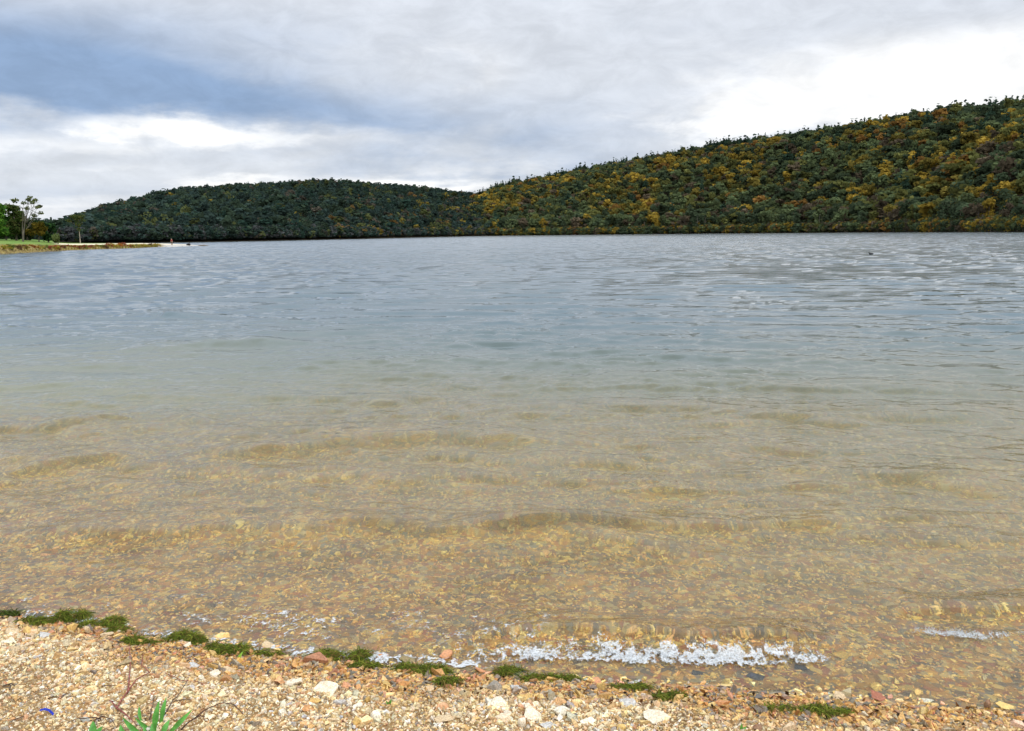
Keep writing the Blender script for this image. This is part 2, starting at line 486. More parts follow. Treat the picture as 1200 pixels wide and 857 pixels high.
def tube(path, radii, k=6):
    """tapered tube along a path -> V, quads"""
    P = np.array(path, float); n = len(P)
    V = []
    for i in range(n):
        d = P[min(i + 1, n - 1)] - P[max(i - 1, 0)]; d /= max(np.linalg.norm(d), 1e-9)
        u = np.cross(d, [0.31, 0.92, 0.23]); u /= np.linalg.norm(u); v = np.cross(d, u)
        for j in range(k):
            a = 2 * PI * j / k
            V.append(P[i] + radii[i] * (math.cos(a) * u + math.sin(a) * v))
    Q = [[i * k + j, i * k + (j + 1) % k, (i + 1) * k + (j + 1) % k, (i + 1) * k + j] for i in range(n - 1) for j in range(k)]
    return np.array(V), np.array(Q)

def join(parts):
    V, Q, o = [], [], 0
    for v, q in parts:
        V.append(v); Q.append(q + o); o += len(v)
    return np.concatenate(V), np.concatenate(Q)

def limbs(h, r0, clumps, r, nb=6, k=5, lean=0.03, base=0.0):
    """trunk with branches reaching into the clumps"""
    top = h * 0.86
    n = 6
    bend = r.normal(0, lean, 2) * h
    tp = [(bend[0] * (i / n) ** 2 + r.normal(0, .006) * h, bend[1] * (i / n) ** 2 + r.normal(0, .006) * h, base + (top - base) * i / n) for i in range(n + 1)]
    parts = [tube(tp, [r0 * (1.25 if i == 0 else 1) * (1 - 0.85 * i / n) for i in range(n + 1)], k)]
    for c in sorted(clumps, key=lambda c: -c[3])[:nb]:
        zt = min(max(c[2] - abs(c[5]) - 0.12 * h, 0.2 * h), top * 0.9)
        f = (zt - base) / (top - base)
        i = f * n; i0 = int(i); w = i - i0
        a = np.array(tp[i0]) * (1 - w) + np.array(tp[min(i0 + 1, n)]) * w
        e = np.array(c[:3]); m = (a + e) / 2 + np.array([0, 0, -0.04 * h]) + r.normal(0, 0.02 * h, 3)
        rr = r0 * (1 - 0.8 * f) * 0.6
        parts.append(tube([a, m, e, e + (e - m) * 0.5], [rr, rr * 0.7, rr * 0.4, rr * 0.1], 4))
    return join(parts)

def decid_clumps(r, h, w, lowfrac=0.25, n=8):
    cl = []
    for i in range(n):
        a = r.uniform(0, 2 * PI); f = r.uniform(0, 1)
        z = h * (lowfrac + (0.93 - lowfrac) * f)
        rr = w * 0.5 * (0.35 + 0.65 * math.sin(PI * min(max(f * 0.85 + 0.12, 0), 1))) * r.uniform(0.3, 0.75)
        s = w * r.uniform(0.17, 0.30)
        cl.append((rr * math.cos(a), rr * math.sin(a), z, s, s, s * r.uniform(0.6, 0.9), r.uniform(0.75, 1.2)))
    cl.append((0, 0, h * 0.9, w * 0.2, w * 0.2, h * 0.1, 1.05))
    return cl

def pine_clumps(r, h, w):
    cl = []
    for t in range(11):
        f = t / 10
        z = h * (0.22 + 0.72 * f)
        rad = w * 0.5 * (1 - f) ** 0.7 * r.uniform(.75, 1.1) + 0.12 * w
        for j in range(3 if t < 8 else 1):
            a = r.uniform(0, 2 * PI)
            q = rad * 0.5 * (t < 8)
            cl.append((q * math.cos(a), q * math.sin(a), z + r.normal(0, 0.015) * h, max(rad * 0.65, 0.13 * w), max(rad * 0.65, 0.13 * w), h * 0.075, r.uniform(0.8, 1.15)))
    return cl

COLS = {
    'dark': (0.060, 0.080, 0.042), 'mid': (0.105, 0.130, 0.056), 'blue': (0.050, 0.070, 0.048), 'olive': (0.125, 0.125, 0.038), 'amber': (0.20, 0.155, 0.035),  # blue: left hill green with some distance haze mixed into the colour
    'gold': (0.30, 0.205, 0.034), 'orange': (0.24, 0.130, 0.036), 'brown': (0.115, 0.088, 0.055), 'pine': (0.036, 0.062, 0.038), 'grey': (0.10, 0.092, 0.075),
}
bark = simple_mat('bark', (0.13, 0.11, 0.085), 0.9, 0.1, 0.4, 1.2)
bark_pale = simple_mat('pale bark', (0.30, 0.26, 0.20), 0.9, 0.1, 0.3, 1.2)
leaf_m = leaf_mat('leaves')
forest_m = leaf_mat('forest leaves', False)

# ------------------------------------------------------------------ hills and their woods
def az_of(px):
    d = ray(px, horizon_y(px)); return math.atan2(d.x, d.y)

def elev_of(px, py):
    d = ray(px, py); return d.z / math.hypot(d.x, d.y)

class Hill:
    def __init__(s, name, shore, ridge, treeh, prof):
        s.name = name
        s.sa = np.array([az_of(p) for p, _ in shore]); s.sd = np.array([d for _, d in shore], float)
        s.ra = np.array([az_of(p) for p, _, _ in ridge]); s.rd = np.array([d for _, _, d in ridge], float)
        s.rh = np.array([2.3 + d * elev_of(p, y) - treeh for p, y, d in ridge])
        s.prof = prof
    def t(s, az, r):
        ds = np.interp(az, s.sa, s.sd); dr = np.interp(az, s.ra, s.rd)
        return (r - ds) / (dr - ds), ds, dr
    def z(s, az, r):
        t, ds, dr = s.t(az, r)
        H = np.interp(az, s.ra, s.rh)
        tt = np.clip(t, 0, 1)
        up = np.sin(tt * PI / 2) ** s.prof
        z = 0.25 + (H - 0.25) * up
        z = np.where(t > 1, H - (r - dr) * 0.10, z)
        z = np.where(t < 0, 0.25 + (r - ds) * 0.3, z)
        x, y = r * np.sin(az), r * np.cos(az)
        z = z + (fbm(x / 85, y / 85, 9, 4) - 0.5) * 24 * np.clip(t, 0, 1) * np.clip(1.2 - t, 0, 1)
        return np.maximum(z, -6)

def hill_mesh(h, mat, a0, a1, na=260, nr=70):
    az = np.linspace(a0, a1, na)[None, :].repeat(nr, 0)
    f = np.concatenate([[-0.05, -0.02, 0, 0.01], np.linspace(0.03, 1.8, nr - 4)])[:, None]
    _, ds, dr = h.t(az, az * 0 + 1)
    r = ds + f * (dr - ds)
    z = h.z(az, r)
    V = np.stack([r * np.sin(az), r * np.cos(az), z], -1).reshape(-1, 3)
    o = mesh_from(h.name, V, [grid_faces(nr, na)], mat, smooth=True)
    o['kind'] = 'structure'
    return o

right_hill = Hill('hill',
    [(455, 760), (560, 800), (700, 760), (850, 690), (1000, 600), (1200, 430), (1500, 330), (2000, 290)],
    [(455, 279, 900), (480, 270, 950), (505, 256, 1000), (535, 239, 1080), (560, 225, 1130), (600, 213, 1150), (650, 204, 1150), (700, 192, 1130), (750, 183, 1110), (800, 174, 1090), (850, 165, 1060), (900, 158, 1030),
     (950, 151, 1000), (1000, 143, 970), (1050, 136, 930), (1100, 130, 890), (1150, 125, 860), (1200, 118, 830), (1350, 105, 760), (1600, 95, 720), (2000, 110, 700)], 15.0, 1.3)
left_hill = Hill('hill',
    [(-800, 420), (0, 390), (230, 400), (330, 430), (430, 520), (520, 690), (640, 900), (800, 1000)],
    [(-800, 250, 1000), (-300, 258, 980), (0, 262, 980), (50, 262, 980), (68, 260, 980), (100, 249, 990), (130, 240, 1000), (170, 231, 1000), (200, 225, 1000), (240, 220, 1010), (280, 217, 1020), (330, 215, 1040), (380, 213, 1060), (420, 214, 1080), (460, 216, 1100),
     (500, 219, 1140), (540, 223, 1200), (560, 226, 1250), (620, 232, 1300), (800, 250, 1400)], 12.5, 1.2)

def forest_points(h, spacing, p0, p1, tmax=1.12):
    a0, a1 = az_of(p0), az_of(p1)
    R = 1450
    gx = np.arange(R * math.sin(a0) - 50, R * math.sin(a1) + 50, spacing); gy = np.arange(150, R, spacing)
    X, Y = np.meshgrid(gx, gy); X = X.ravel() + rng.uniform(-.46, .46, X.size) * spacing; Y = Y.ravel() + rng.uniform(-.46, .46, Y.size) * spacing
    az = np.arctan2(X, Y); r = np.hypot(X, Y)
    t, ds, dr = h.t(az, r)
    H = np.interp(az, h.ra, h.rh)
    ok = (az > a0) & (az < a1) & (r > ds + 1.5) & (t < tmax) & (H > 2)
    X, Y, az, r, t, ds = X[ok], Y[ok], az[ok], r[ok], t[ok], ds[ok]
    # an understory thicket close behind the shoreline
    n = int((a1 - a0) * 3400)
    az2 = rng.uniform(a0, a1, n); d2 = 1.0 + 24 * rng.uniform(0, 1, n) ** 1.5
    r2 = np.interp(az2, h.sa, h.sd) + d2
    ok2 = np.interp(az2, h.ra, h.rh) > 2
    az2, d2, r2 = az2[ok2], d2[ok2], r2[ok2]
    X = np.concatenate([X, r2 * np.sin(az2)]); Y = np.concatenate([Y, r2 * np.cos(az2)])
    az = np.concatenate([az, az2]); r = np.concatenate([r, r2]); t = np.concatenate([t, h.t(az2, r2)[0]])
    dsh = np.concatenate([r[:len(ds)] - ds, np.minimum(d2, 7.9)])
    return X, Y, h.z(az, r), az, r, t, dsh

PROTO_KIND = {}
def make_protos():
    """unit-height trees: 8 broadleaf, 3 pine, 2 shrubby; clumps, coarse leaves, limbs"""
    for i in range(13):
        r = np.random.default_rng(500 + i)
        if i < 8: kind, cl = 'broad', decid_clumps(r, 1.0, r.uniform(0.6, 0.85), 0.30)
        elif i < 11: kind, cl = 'pine', pine_clumps(r, 1.0, r.uniform(0.42, 0.55))
        else: kind, cl = 'low', decid_clumps(r, 1.0, 1.05, 0.12)
        PROTO_KIND.setdefault(kind, []).append((cl, r))
make_protos()

def merged_trees(name, X, Y, Z, Hh, kinds, colors, mat, nleaf=95):
    Vs, Cs = [], []
    N = len(X)
    kinds = np.array(kinds)
    for kind, protos in PROTO_KIND.items():
        ids = np.where(kinds == kind)[0]
        if not len(ids): continue
        sel = rng.integers(0, len(protos), len(ids))
        for p, (cl, r) in enumerate(protos):
            idx = ids[sel == p]
            if not len(idx): continue
            L, sh = leaf_cloud(cl, nleaf, 0.15 if kind != 'pine' else 0.13, np.random.default_rng(900 + p), 0.75 if kind != 'pine' else 0.42)
            a = rng.uniform(0, 2 * PI, len(idx)); ca, sa = np.cos(a)[:, None], np.sin(a)[:, None]
            hs = Hh[idx][:, None]; ws = hs * rng.uniform(0.85, 1.7, len(idx))[:, None] * (1.0 if kind != 'pine' else 0.85)
            V = np.zeros((len(idx), len(L), 3), dtype=np.float32)
            V[..., 0] = (L[None, :, 0] * ca - L[None, :, 1] * sa) * ws + X[idx][:, None]
            V[..., 1] = (L[None, :, 0] * sa + L[None, :, 1] * ca) * ws + Y[idx][:, None]
            V[..., 2] = L[None, :, 2] * hs + Z[idx][:, None]
            c = colors[idx][:, None, :] * sh[None, :, None]
            Vs.append(V.reshape(-1, 3)); Cs.append(c.reshape(-1, 3))
    V = np.concatenate(Vs); Cc = np.concatenate(Cs)
    return mesh_from(name, V, [quads(len(V) // 4)], mat, col=Cc)

def choose_right(az, r, t, dsh, X, Y):
    N = len(X)
    n1 = fbm(X / 55, Y / 75, 61, 3); n2 = fbm(X / 18, Y / 22, 71, 2); u = rng.uniform(0, 1, N)
    kinds = np.array(['broad'] * N, dtype=object); cn = np.array(['mid'] * N, dtype=object)
    g = np.clip((n1 - 0.45) * 2.0 + (n2 - 0.5) * 0.9 + 0.20, 0.06, 0.58)
    g = g * np.clip(1.25 - t * 0.55, 0, 1)
    for i in range(N):
        q = u[i]
        if t[i] > 0.84 and q < 0.55: kinds[i] = 'pine'; cn[i] = 'pine'
        elif q < g[i]: cn[i] = rng.choice(['gold', 'amber', 'orange', 'olive'], p=[.40, .34, .14, .12])
        elif q < g[i] + 0.16: cn[i] = 'olive'
        elif q < g[i] + 0.24: cn[i] = 'brown'
        elif q < g[i] + 0.50: cn[i] = 'dark'
        elif q < g[i] + 0.55: cn[i] = 'pine'; kinds[i] = 'pine'
        else: cn[i] = 'mid'
        if dsh[i] < 9 :
            kinds[i] = 'low' if rng.uniform() < 0.6 else 'broad'
            cn[i] = rng.choice(['gold', 'orange', 'dark', 'mid', 'olive', 'brown'], p=[.14, .05, .34, .20, .15, .12])
        elif dsh[i] < 34 and rng.uniform() < 0.8:
            cn[i] = rng.choice(['dark', 'mid', 'olive', 'brown', 'gold'], p=[.48, .27, .1, .1, .05])
    H = np.where(kinds == 'pine', rng.uniform(8, 18, N), rng.triangular(6, 9.5, 15.5, N))
    H = np.where(dsh < 9, rng.uniform(4.0, 6.5, N), H)
    H = np.where((dsh >= 9) & (dsh < 34), rng.uniform(11, 15, N), H)
    return kinds, cn, H

def choose_left(az, r, t, dsh, X, Y):
    N = len(X)
    n1 = fbm(X / 50, Y / 60, 161, 3); u = rng.uniform(0, 1, N)
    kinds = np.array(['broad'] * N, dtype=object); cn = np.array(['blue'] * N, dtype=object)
    warm = np.clip((az - az_of(330)) / (az_of(520) - az_of(330)), 0, 1) * np.clip(1.1 - t * 1.6, 0, 1)
    for i in range(N):
        q = u[i]
        if q < 0.30 * warm[i] + 0.012: cn[i] = rng.choice(['orange', 'gold', 'olive', 'brown'], p=[.2, .2, .4, .2])
        elif q < 0.30 * warm[i] + 0.06 + 0.16 * max(n1[i] - .4, 0): cn[i] = 'olive' if rng.uniform() < 0.5 else 'brown'
        elif q < 0.45: cn[i] = 'dark'
        elif q < 0.60: cn[i] = 'pine'; kinds[i] = 'pine' if rng.uniform() < 0.4 else 'broad'
        if dsh[i] < 10 and rng.uniform() < 0.3: cn[i] = 'grey'
    H = rng.triangular(4.5, 7, 12, N)
    H = np.where(dsh < 8, rng.uniform(4, 7, N), H)
    return kinds, cn, H

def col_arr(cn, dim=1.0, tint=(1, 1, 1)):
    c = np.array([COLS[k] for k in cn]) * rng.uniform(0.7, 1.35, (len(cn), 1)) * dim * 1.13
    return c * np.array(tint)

hill_ground = simple_mat('forest floor', (0.030, 0.024, 0.014), 0.95, 0.05, 0.4, 0.3)
TREE_LIB = {}
def tree_proto(kind, cname, i):
    """shared crown and trunk meshes (unit height) for single trees on the far shore"""
    key = (kind, cname, i)
    if key in TREE_LIB: return TREE_LIB[key]
    cl, _ = PROTO_KIND[kind][i % len(PROTO_KIND[kind])]
    r = np.random.default_rng(hash((i, kind == 'pine', len(cname))) % 10000)
    L, sh = leaf_cloud(cl, 230, 0.105 if kind != 'pine' else 0.095, r, 0.75 if kind != 'pine' else 0.42)
    c = np.array(COLS[cname])[None] * sh[:, None] * r.uniform(0.92, 1.08, (len(sh), 3))
    co = mesh_from('crown', L, [quads(len(L) // 4)], leaf_m, col=c)
    V, Q = limbs(1.0, 0.018, cl, r, 5, 5)
    to = mesh_from('trunk', V, [Q], bark_pale if cname in ('grey', 'dark', 'mid') else bark, smooth=True)
    me = (co.data, to.data)
    bpy.data.objects.remove(co); bpy.data.objects.remove(to)
    TREE_LIB[key] = me
    return me

def place_tree(kind, cname, x, y, z, h, label, group):
    i = random.randrange(4)
    cm, tm = tree_proto(kind, cname, i)
    e = empty({'pine': 'pine_tree', 'low': 'shrub_tree'}.get(kind, 'broadleaf_tree'), (x, y, z - 0.15))
    e.scale = (h * random.uniform(.9, 1.1), h * random.uniform(.9, 1.1), h); e.rotation_euler = (0, 0, random.uniform(0, 6.28))
    tag(e, label, 'tree', group)
    for nm, m in (('crown', cm), ('trunk', tm)):
        o = bpy.data.objects.new(nm, m); C.objects.link(o); o.parent = e
    return e

def woods():
    hill_mesh(right_hill, hill_ground, az_of(455), az_of(1990))
    hill_mesh(left_hill, hill_ground, az_of(-790), az_of(780))
    CW = {'amber': 'yellowish amber', 'gold': 'golden yellow', 'orange': 'rust orange', 'olive': 'yellowish olive', 'mid': 'mid green', 'dark': 'dark green', 'brown': 'dull brown', 'pine': 'blackish green', 'grey': 'bare greyish', 'blue': 'bluish dark green'}
    # right hill
    X, Y, Z, az, r, t, dsh = forest_points(right_hill, 7.2, 455, 1420)
    kinds, cn, H = choose_right(az, r, t, dsh, X, Y)
    infr = (az > az_of(500)) & (az < az_of(1204))
    # nearest, so largest in view: trees of their own
    score = H / r * infr * (dsh < 40) * np.where(dsh < 14, 2.2, 1.0)
    top = np.argsort(-score)[:250]
    sel = np.zeros(len(X), bool); sel[top] = True
    for i in top:
        low = kinds[i] == 'low'
        px = 600 + 960 * math.tan(az[i])
        where = 'right-hand end' if px > 1000 else ('middle' if px > 750 else 'left-hand foot')
        if low: lb = f'low bushy {CW[cn[i]]} tree at the waterline below the {where} of the right hill'
        elif kinds[i] == 'pine': lb = f'pointed {CW[cn[i]]} pine in the shore wood at the {where} of the right hill'
        elif dsh[i] < 9: lb = f'small {CW[cn[i]]} tree at the waterline below the {where} of the right hill'
        else: lb = f'tall {CW[cn[i]]} tree behind the waterline bushes at the {where} of the right hill'
        place_tree(kinds[i], cn[i], X[i], Y[i], Z[i], H[i], lb, lb.split(' at the ')[0].split(' in the ')[0].split(' behind')[0] + 's, right hill ' + where)
    k = ~sel
    cols = col_arr(cn)
    o = merged_trees('hillside_forest', X[k], Y[k], Z[k], H[k], kinds[k], cols[k], forest_m, 125)
    tag(o, 'mixed green and golden autumn forest covering the right hill above the shore', 'forest', kind='stuff')
    print('right trees', len(X))
    # left hill
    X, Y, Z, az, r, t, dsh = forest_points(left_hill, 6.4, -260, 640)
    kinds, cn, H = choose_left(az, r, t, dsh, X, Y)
    cols = col_arr(cn, 0.85, (0.88, 0.98, 1.15))  # cool tint puts distance haze into the leaves, over their own blue green
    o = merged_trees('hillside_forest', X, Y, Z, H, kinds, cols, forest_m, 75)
    tag(o, 'dark bluish green forest covering the lower hill across the lake on the left', 'forest', kind='stuff')
    print('left trees', len(X))

# ------------------------------------------------------------------ grassy point on the left
GP_EDGE = [(-160, 309), (-60, 302), (0, 298), (40, 296), (80, 293.5), (120, 292.3), (160, 291), (182, 290), (200, 289.6), (216, 289.3), (224, 288.9), (234, 288.2), (240, 287.6), (244, 287.0)]
def point_land():
    N = [on_plane(a, b, 0) for a, b in GP_EDGE]
    # the far edge of the point, seen from above
    far = [(-260, 330), (-130, 300), (-110, 285), (-95, 262), (-84, 247), (-76, 236), (-70, 229), (-66, 224), (-64.5, 221), (-63.6, 219), (-63.4, 217.5), (-63.5, 215), (-63.8, 214), (-64.2, 213.2)]
    n = len(N); m = 26
    fx = np.linspace(0, n - 1, 150)
    near = np.stack([np.interp(fx, range(n), [p[i] for p in N]) for i in (0, 1)], -1)
    farp = []
    for i, p in enumerate(N):
        w = [110, 95, 82, 66, 50, 40, 33, 27, 22, 16, 11, 6, 3.5, 1.5][i]
        d = Vector((p.x, p.y)).normalized()
        farp.append((p.x + d.x * w, p.y + d.y * w))
    farp = np.stack([np.interp(fx, range(n), [p[i] for p in farp]) for i in (0, 1)], -1)
    hmax = np.interp(fx, range(n), [2.0, 1.9, 1.75, 1.6, 1.15, 1.0, 0.9, 0.75, 0.6, 0.5, 0.38, 0.22, 0.15, 0.08])
    T = np.linspace(-0.03, 1.04, m)
    V = []; cc = []
    pxs = np.interp(fx, range(n), [a for a, _ in GP_EDGE])
    for tt in T:
        p = near + (farp - near) * tt
        width = np.linalg.norm(farp - near, axis=1)
        dist = tt * width
        z = hmax * np.where(dist < 0, dist * 0.3, 1 - np.exp(-dist / 4.0)) - 0.05
        z = z + np.where(pxs < 70, 0.012, 0.004) * np.maximum(dist - 6, 0) * (dist > 0)
        z = np.where(tt > 0.92, z - (tt - 0.92) * 20, z)
        z += 0.12 * (fbm(p[:, 0] / 3, p[:, 1] / 3, 15, 3) - 0.5) * (dist > 1)
        V.append(np.stack([p[:, 0], p[:, 1], z], -1))
        dist = dist + 1.5 * (fbm(p[:, 0] / 4, p[:, 1] / 4, 18, 2) - .5)
        kind = np.stack([sstep(6, 10, dist), sstep(186, 196, pxs), sstep(60, 72, pxs) * sstep(9, 11, dist) * (1 - sstep(26, 29, dist))], -1)
        cc.append(kind)
    V = np.concatenate(V); cc = np.concatenate(cc)
    mt, nn, out = new_mat('grassy ground')
    a = nn.add('ShaderNodeAttribute', attribute_name='col').outputs['Color']
    sp = nn.add('ShaderNodeSeparateColor', {0: a})
    P = nn.add('ShaderNodeNewGeometry').outputs['Position']
    nz = nn.add('ShaderNodeTexNoise', {'Vector': P, 'Scale': 0.5, 'Detail': 5.0})
    nz2 = nn.add('ShaderNodeTexNoise', {'Vector': P, 'Scale': 3.0, 'Detail': 4.0})
    g = nn.mix(nn.maprange(nz.outputs[0], .35, .65), rgb(0.10, 0.20, 0.035), rgb(0.20, 0.25, 0.055))
    e = nn.mix(nn.maprange(nz2.outputs[0], .35, .65), rgb(0.13, 0.08, 0.035), rgb(0.30, 0.23, 0.075))
    c = nn.mix(sp.outputs[0], e, g)
    gr = nn.mix(nn.maprange(nz2.outputs[0], .35, .65), rgb(0.36, 0.32, 0.27), rgb(0.55, 0.50, 0.43))
    c = nn.mix(sp.outputs[1], c, gr)
    c = nn.mix(sp.outputs[2], c, rgb(0.72, 0.60, 0.42))
    b = nn.add('ShaderNodeBsdfPrincipled', {'Base Color': c, 'Roughness': 0.95, 'Specular IOR Level': 0.1})
    nn.set(out.inputs[0], b)
    o = mesh_from('grassy_point', V, [grid_faces(m, 150)], mt, smooth=True, col=cc)
    o['kind'] = 'structure'
    return V.reshape(m, 150, 3), pxs

def free_tree(name, base, h, clumps, nleaf, lsize, cols, label, trunk_r, barkm, nb=8, seed=1, lean=0.02, extra=None):
    r = np.random.default_rng(seed)
    e = empty(name, base); tag(e, label, 'tree')
    L, sh = leaf_cloud(clumps, nleaf, lsize, r)
    ci = r.integers(0, len(cols), nleaf)
    c = np.repeat(np.array(cols)[ci], 4, 0) * sh[:, None]
    mesh_from('crown', L, [quads(nleaf)], leaf_m, e, col=c)
    V, Q = limbs(h, trunk_r, clumps, r, nb, 6, lean)
    if extra is not None: V, Q = join([(V, Q)] + extra)
    mesh_from('trunk', V, [Q], barkm, e, smooth=True)
    return e

def point_trees():
    def g(px, py, y): # a base on the point, px wide, at depth y, standing on the land
        p = at_depth(px, py, y); return Vector((p.x, p.y, max(p.z, 0.8)))
    G1, G2, G3 = (0.085, 0.18, 0.025), (0.04, 0.10, 0.018), (0.09, 0.12, 0.02)
    r = np.random.default_rng(42)
    Y = 165
    u = Y / F                     # metres per photo pixel at that depth
    b = g(-5, 283, Y)
    free_tree('broadleaf_tree', b, 50 * u, [(r.normal(0, 9) * u, r.normal(0, 6) * u, r.uniform(10, 44) * u, 7.5 * u, 7 * u, 5 * u, r.uniform(.7, 1.2)) for _ in range(30)] + [(8 * u, 0, q * u, 7 * u, 6 * u, 5 * u, 1.0) for q in (14, 22, 30, 38)], 3200, 2.6 * u, [G1, G2, G1], 'bright green full-leaved tree cut off by the left edge of the photo', .25, bark, 8, 1)
    b = g(20, 284, Y + 6)
    free_tree('broadleaf_tree', b, 52 * u, [(r.normal(0, 4.5) * u, r.normal(0, 5) * u, r.uniform(32, 50) * u, 4.6 * u, 4 * u, 3.4 * u, r.uniform(.8, 1.25)) for _ in range(14)] + [(r.normal(0, 8) * u, r.normal(0, 5) * u, r.uniform(12, 32) * u, 5.5 * u, 5 * u, 4.5 * u, r.uniform(.6, 1)) for _ in range(16)], 2300, 2.2 * u, [(0.06, 0.10, 0.025), (0.10, 0.14, 0.035), (0.05, 0.09, 0.02), (0.15, 0.16, 0.05)], 'tall tree with feathery top on the grass point, second from the left edge', .2, bark, 10, 2)
    b = g(27, 284.5, Y - 4)
    # the half-bare tree: pale limbs, sparse tufts of leaf
    tw = []
    rr = np.random.default_rng(77)
    tips = [(45, 237), (50, 245), (40, 234), (36, 236), (48, 251), (33, 240), (42, 254), (46, 240), (38, 246)]
    bp = np.array([0, 0, 0.])
    cl = []
    for (tx, ty) in tips:
        e = np.array([(tx - 27) * u, rr.normal(0, 3) * u, (284 - ty) * u])
        s = np.array([(tx - 27) * .35 * u, 0, (284 - ty) * .50 * u])
        m = (s + e) / 2 + rr.normal(0, 1.2, 3) * u
        tw.append(tube([s, m, e], [.07, .05, .02], 4))
        for q in range(5):
            a = m + (e - m) * rr.uniform(0, .9); d = rr.normal(0, 1, 3); d[2] = abs(d[2]); d /= np.linalg.norm(d)
            tw.append(tube([a, a + d * 3 * u, a + d * 5.5 * u + rr.normal(0, .7, 3) * u], [.045, .03, .012], 3))
        cl.append((*e, 3.2 * u, 3 * u, 2.2 * u, 1.0)); 
    cl.append((23 * u, 0, 40 * u, 3.2 * u, 2.5 * u, 2 * u, .5)); cl.append((23 * u, 0, 40 * u, 3 * u, 2.5 * u, 2 * u, .5))
    tw.append(tube([bp, bp + [2 * u, 0, 12 * u], bp + [5 * u, 0, 24 * u], bp + [11 * u, 0, 38 * u]], [.17, .12, .10, .05], 6))
    free_tree('half_bare_tree', b, 34 * u, cl, 800, 1.4 * u, [(0.13, 0.16, 0.05), (0.16, 0.16, 0.06), (0.09, 0.12, 0.04)], 'half bare tree with open twigs against the sky and sparse leaf tufts', .12, bark, 4, 3, .03, tw)
    b = g(32, 284, Y + 16)
    free_tree('broadleaf_tree', b, 32 * u, [(r.normal(0, 5) * u, r.normal(0, 5) * u, r.uniform(9, 28) * u, 5 * u, 5 * u, 4 * u, r.uniform(.6, 1.1)) for _ in range(22)], 2200, 2.4 * u, [(0.018, 0.035, 0.012), (0.03, 0.045, 0.012), (0.05, 0.05, 0.02)], 'very dark tree filling the gap behind the half bare tree', .2, bark, 6, 4)
    b = g(8, 284, Y + 12)
    free_tree('broadleaf_tree', b, 34 * u, [(r.normal(0, 6) * u, r.normal(0, 5) * u, r.uniform(9, 30) * u, 5.5 * u, 5 * u, 4.5 * u, r.uniform(.6, 1.1)) for _ in range(24)], 2400, 2.6 * u, [G2, (0.018, 0.045, 0.01), (0.035, 0.06, 0.012)], 'dark green tree between the left edge tree and the feathery topped tree', .2, bark, 6, 5)
    b = g(46, 284, Y + 4)
    free_tree('broadleaf_tree', b, 26 * u, [(r.normal(0, 4.2) * u, r.normal(0, 4) * u, r.uniform(8, 22) * u, 4.5 * u, 4 * u, 3.6 * u, r.uniform(.8, 1.2)) for _ in range(18)], 1800, 1.8 * u, [(0.13, 0.10, 0.015), (0.09, 0.085, 0.015), (0.17, 0.115, 0.015)], 'rounded tree with yellowish olive leaves in front of the dark round tree', .12, bark, 6, 6)
    b = g(57, 284.3, Y + 8)
    free_tree('broadleaf_tree', b, 27 * u, [(r.normal(0, 4.5) * u, r.normal(0, 4) * u, r.uniform(4, 23) * u, 5.5 * u, 4 * u, 4 * u, r.uniform(.7, 1.2)) for _ in range(20)], 2000, 2.0 * u, [(0.02, 0.05, 0.015), (0.035, 0.075, 0.02), (0.015, 0.035, 0.015)], 'dark green round tree at the right end of the point tree group', .15, bark, 6, 7)
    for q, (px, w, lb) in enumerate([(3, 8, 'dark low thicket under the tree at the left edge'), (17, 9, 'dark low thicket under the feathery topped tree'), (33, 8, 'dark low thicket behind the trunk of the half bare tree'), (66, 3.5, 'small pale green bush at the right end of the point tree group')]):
        b = g(px, 284.0, Y + (20 if q < 3 else 4)); hh = 13 if q < 3 else 8
        cl = [(r.normal(0, w * .5) * u, r.normal(0, 2) * u, r.uniform(1, hh) * u, w * .55 * u, 3 * u, 3.2 * u, r.uniform(.7, 1.2)) for _ in range(12)]
        L, sh = leaf_cloud(cl, 900, 1.6 * u, r)
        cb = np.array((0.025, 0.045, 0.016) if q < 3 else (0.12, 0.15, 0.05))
        o = mesh_from('thicket', L, [quads(900)], leaf_m, col=cb[None] * sh[:, None]); o.location = b
        tag(o, lb, 'bush')
    Y2 = 190; u2 = Y2 / F
    b = g(94, 285.0, Y2)
    cl = [(-1 * u2, 0, 29 * u2, 6 * u2, 5 * u2, 3.6 * u2, .9), (4 * u2, 0, 30 * u2, 5 * u2, 4 * u2, 3 * u2, 1), (-5 * u2, 0, 31 * u2, 4 * u2, 4 * u2, 2.6 * u2, 1.1), (0, 0, 22 * u2, 4.5 * u2, 4 * u2, 4.5 * u2, .85), (-11 * u2, 0, 26 * u2, 3.4 * u2, 3 * u2, 2.2 * u2, .9), (0, 0, 15 * u2, 2.4 * u2, 2.4 * u2, 3 * u2, .8), (6 * u2, 0, 26 * u2, 3 * u2, 3 * u2, 2 * u2, 1.)]
    free_tree('lone_tree', b, 33 * u2, cl, 620, 1.5 * u2, [(0.06, 0.085, 0.022), (0.10, 0.10, 0.03), (0.04, 0.06, 0.02)], 'lone slender tree with pale bare trunk on the sandy part of the point', .10, bark_pale, 6, 8)

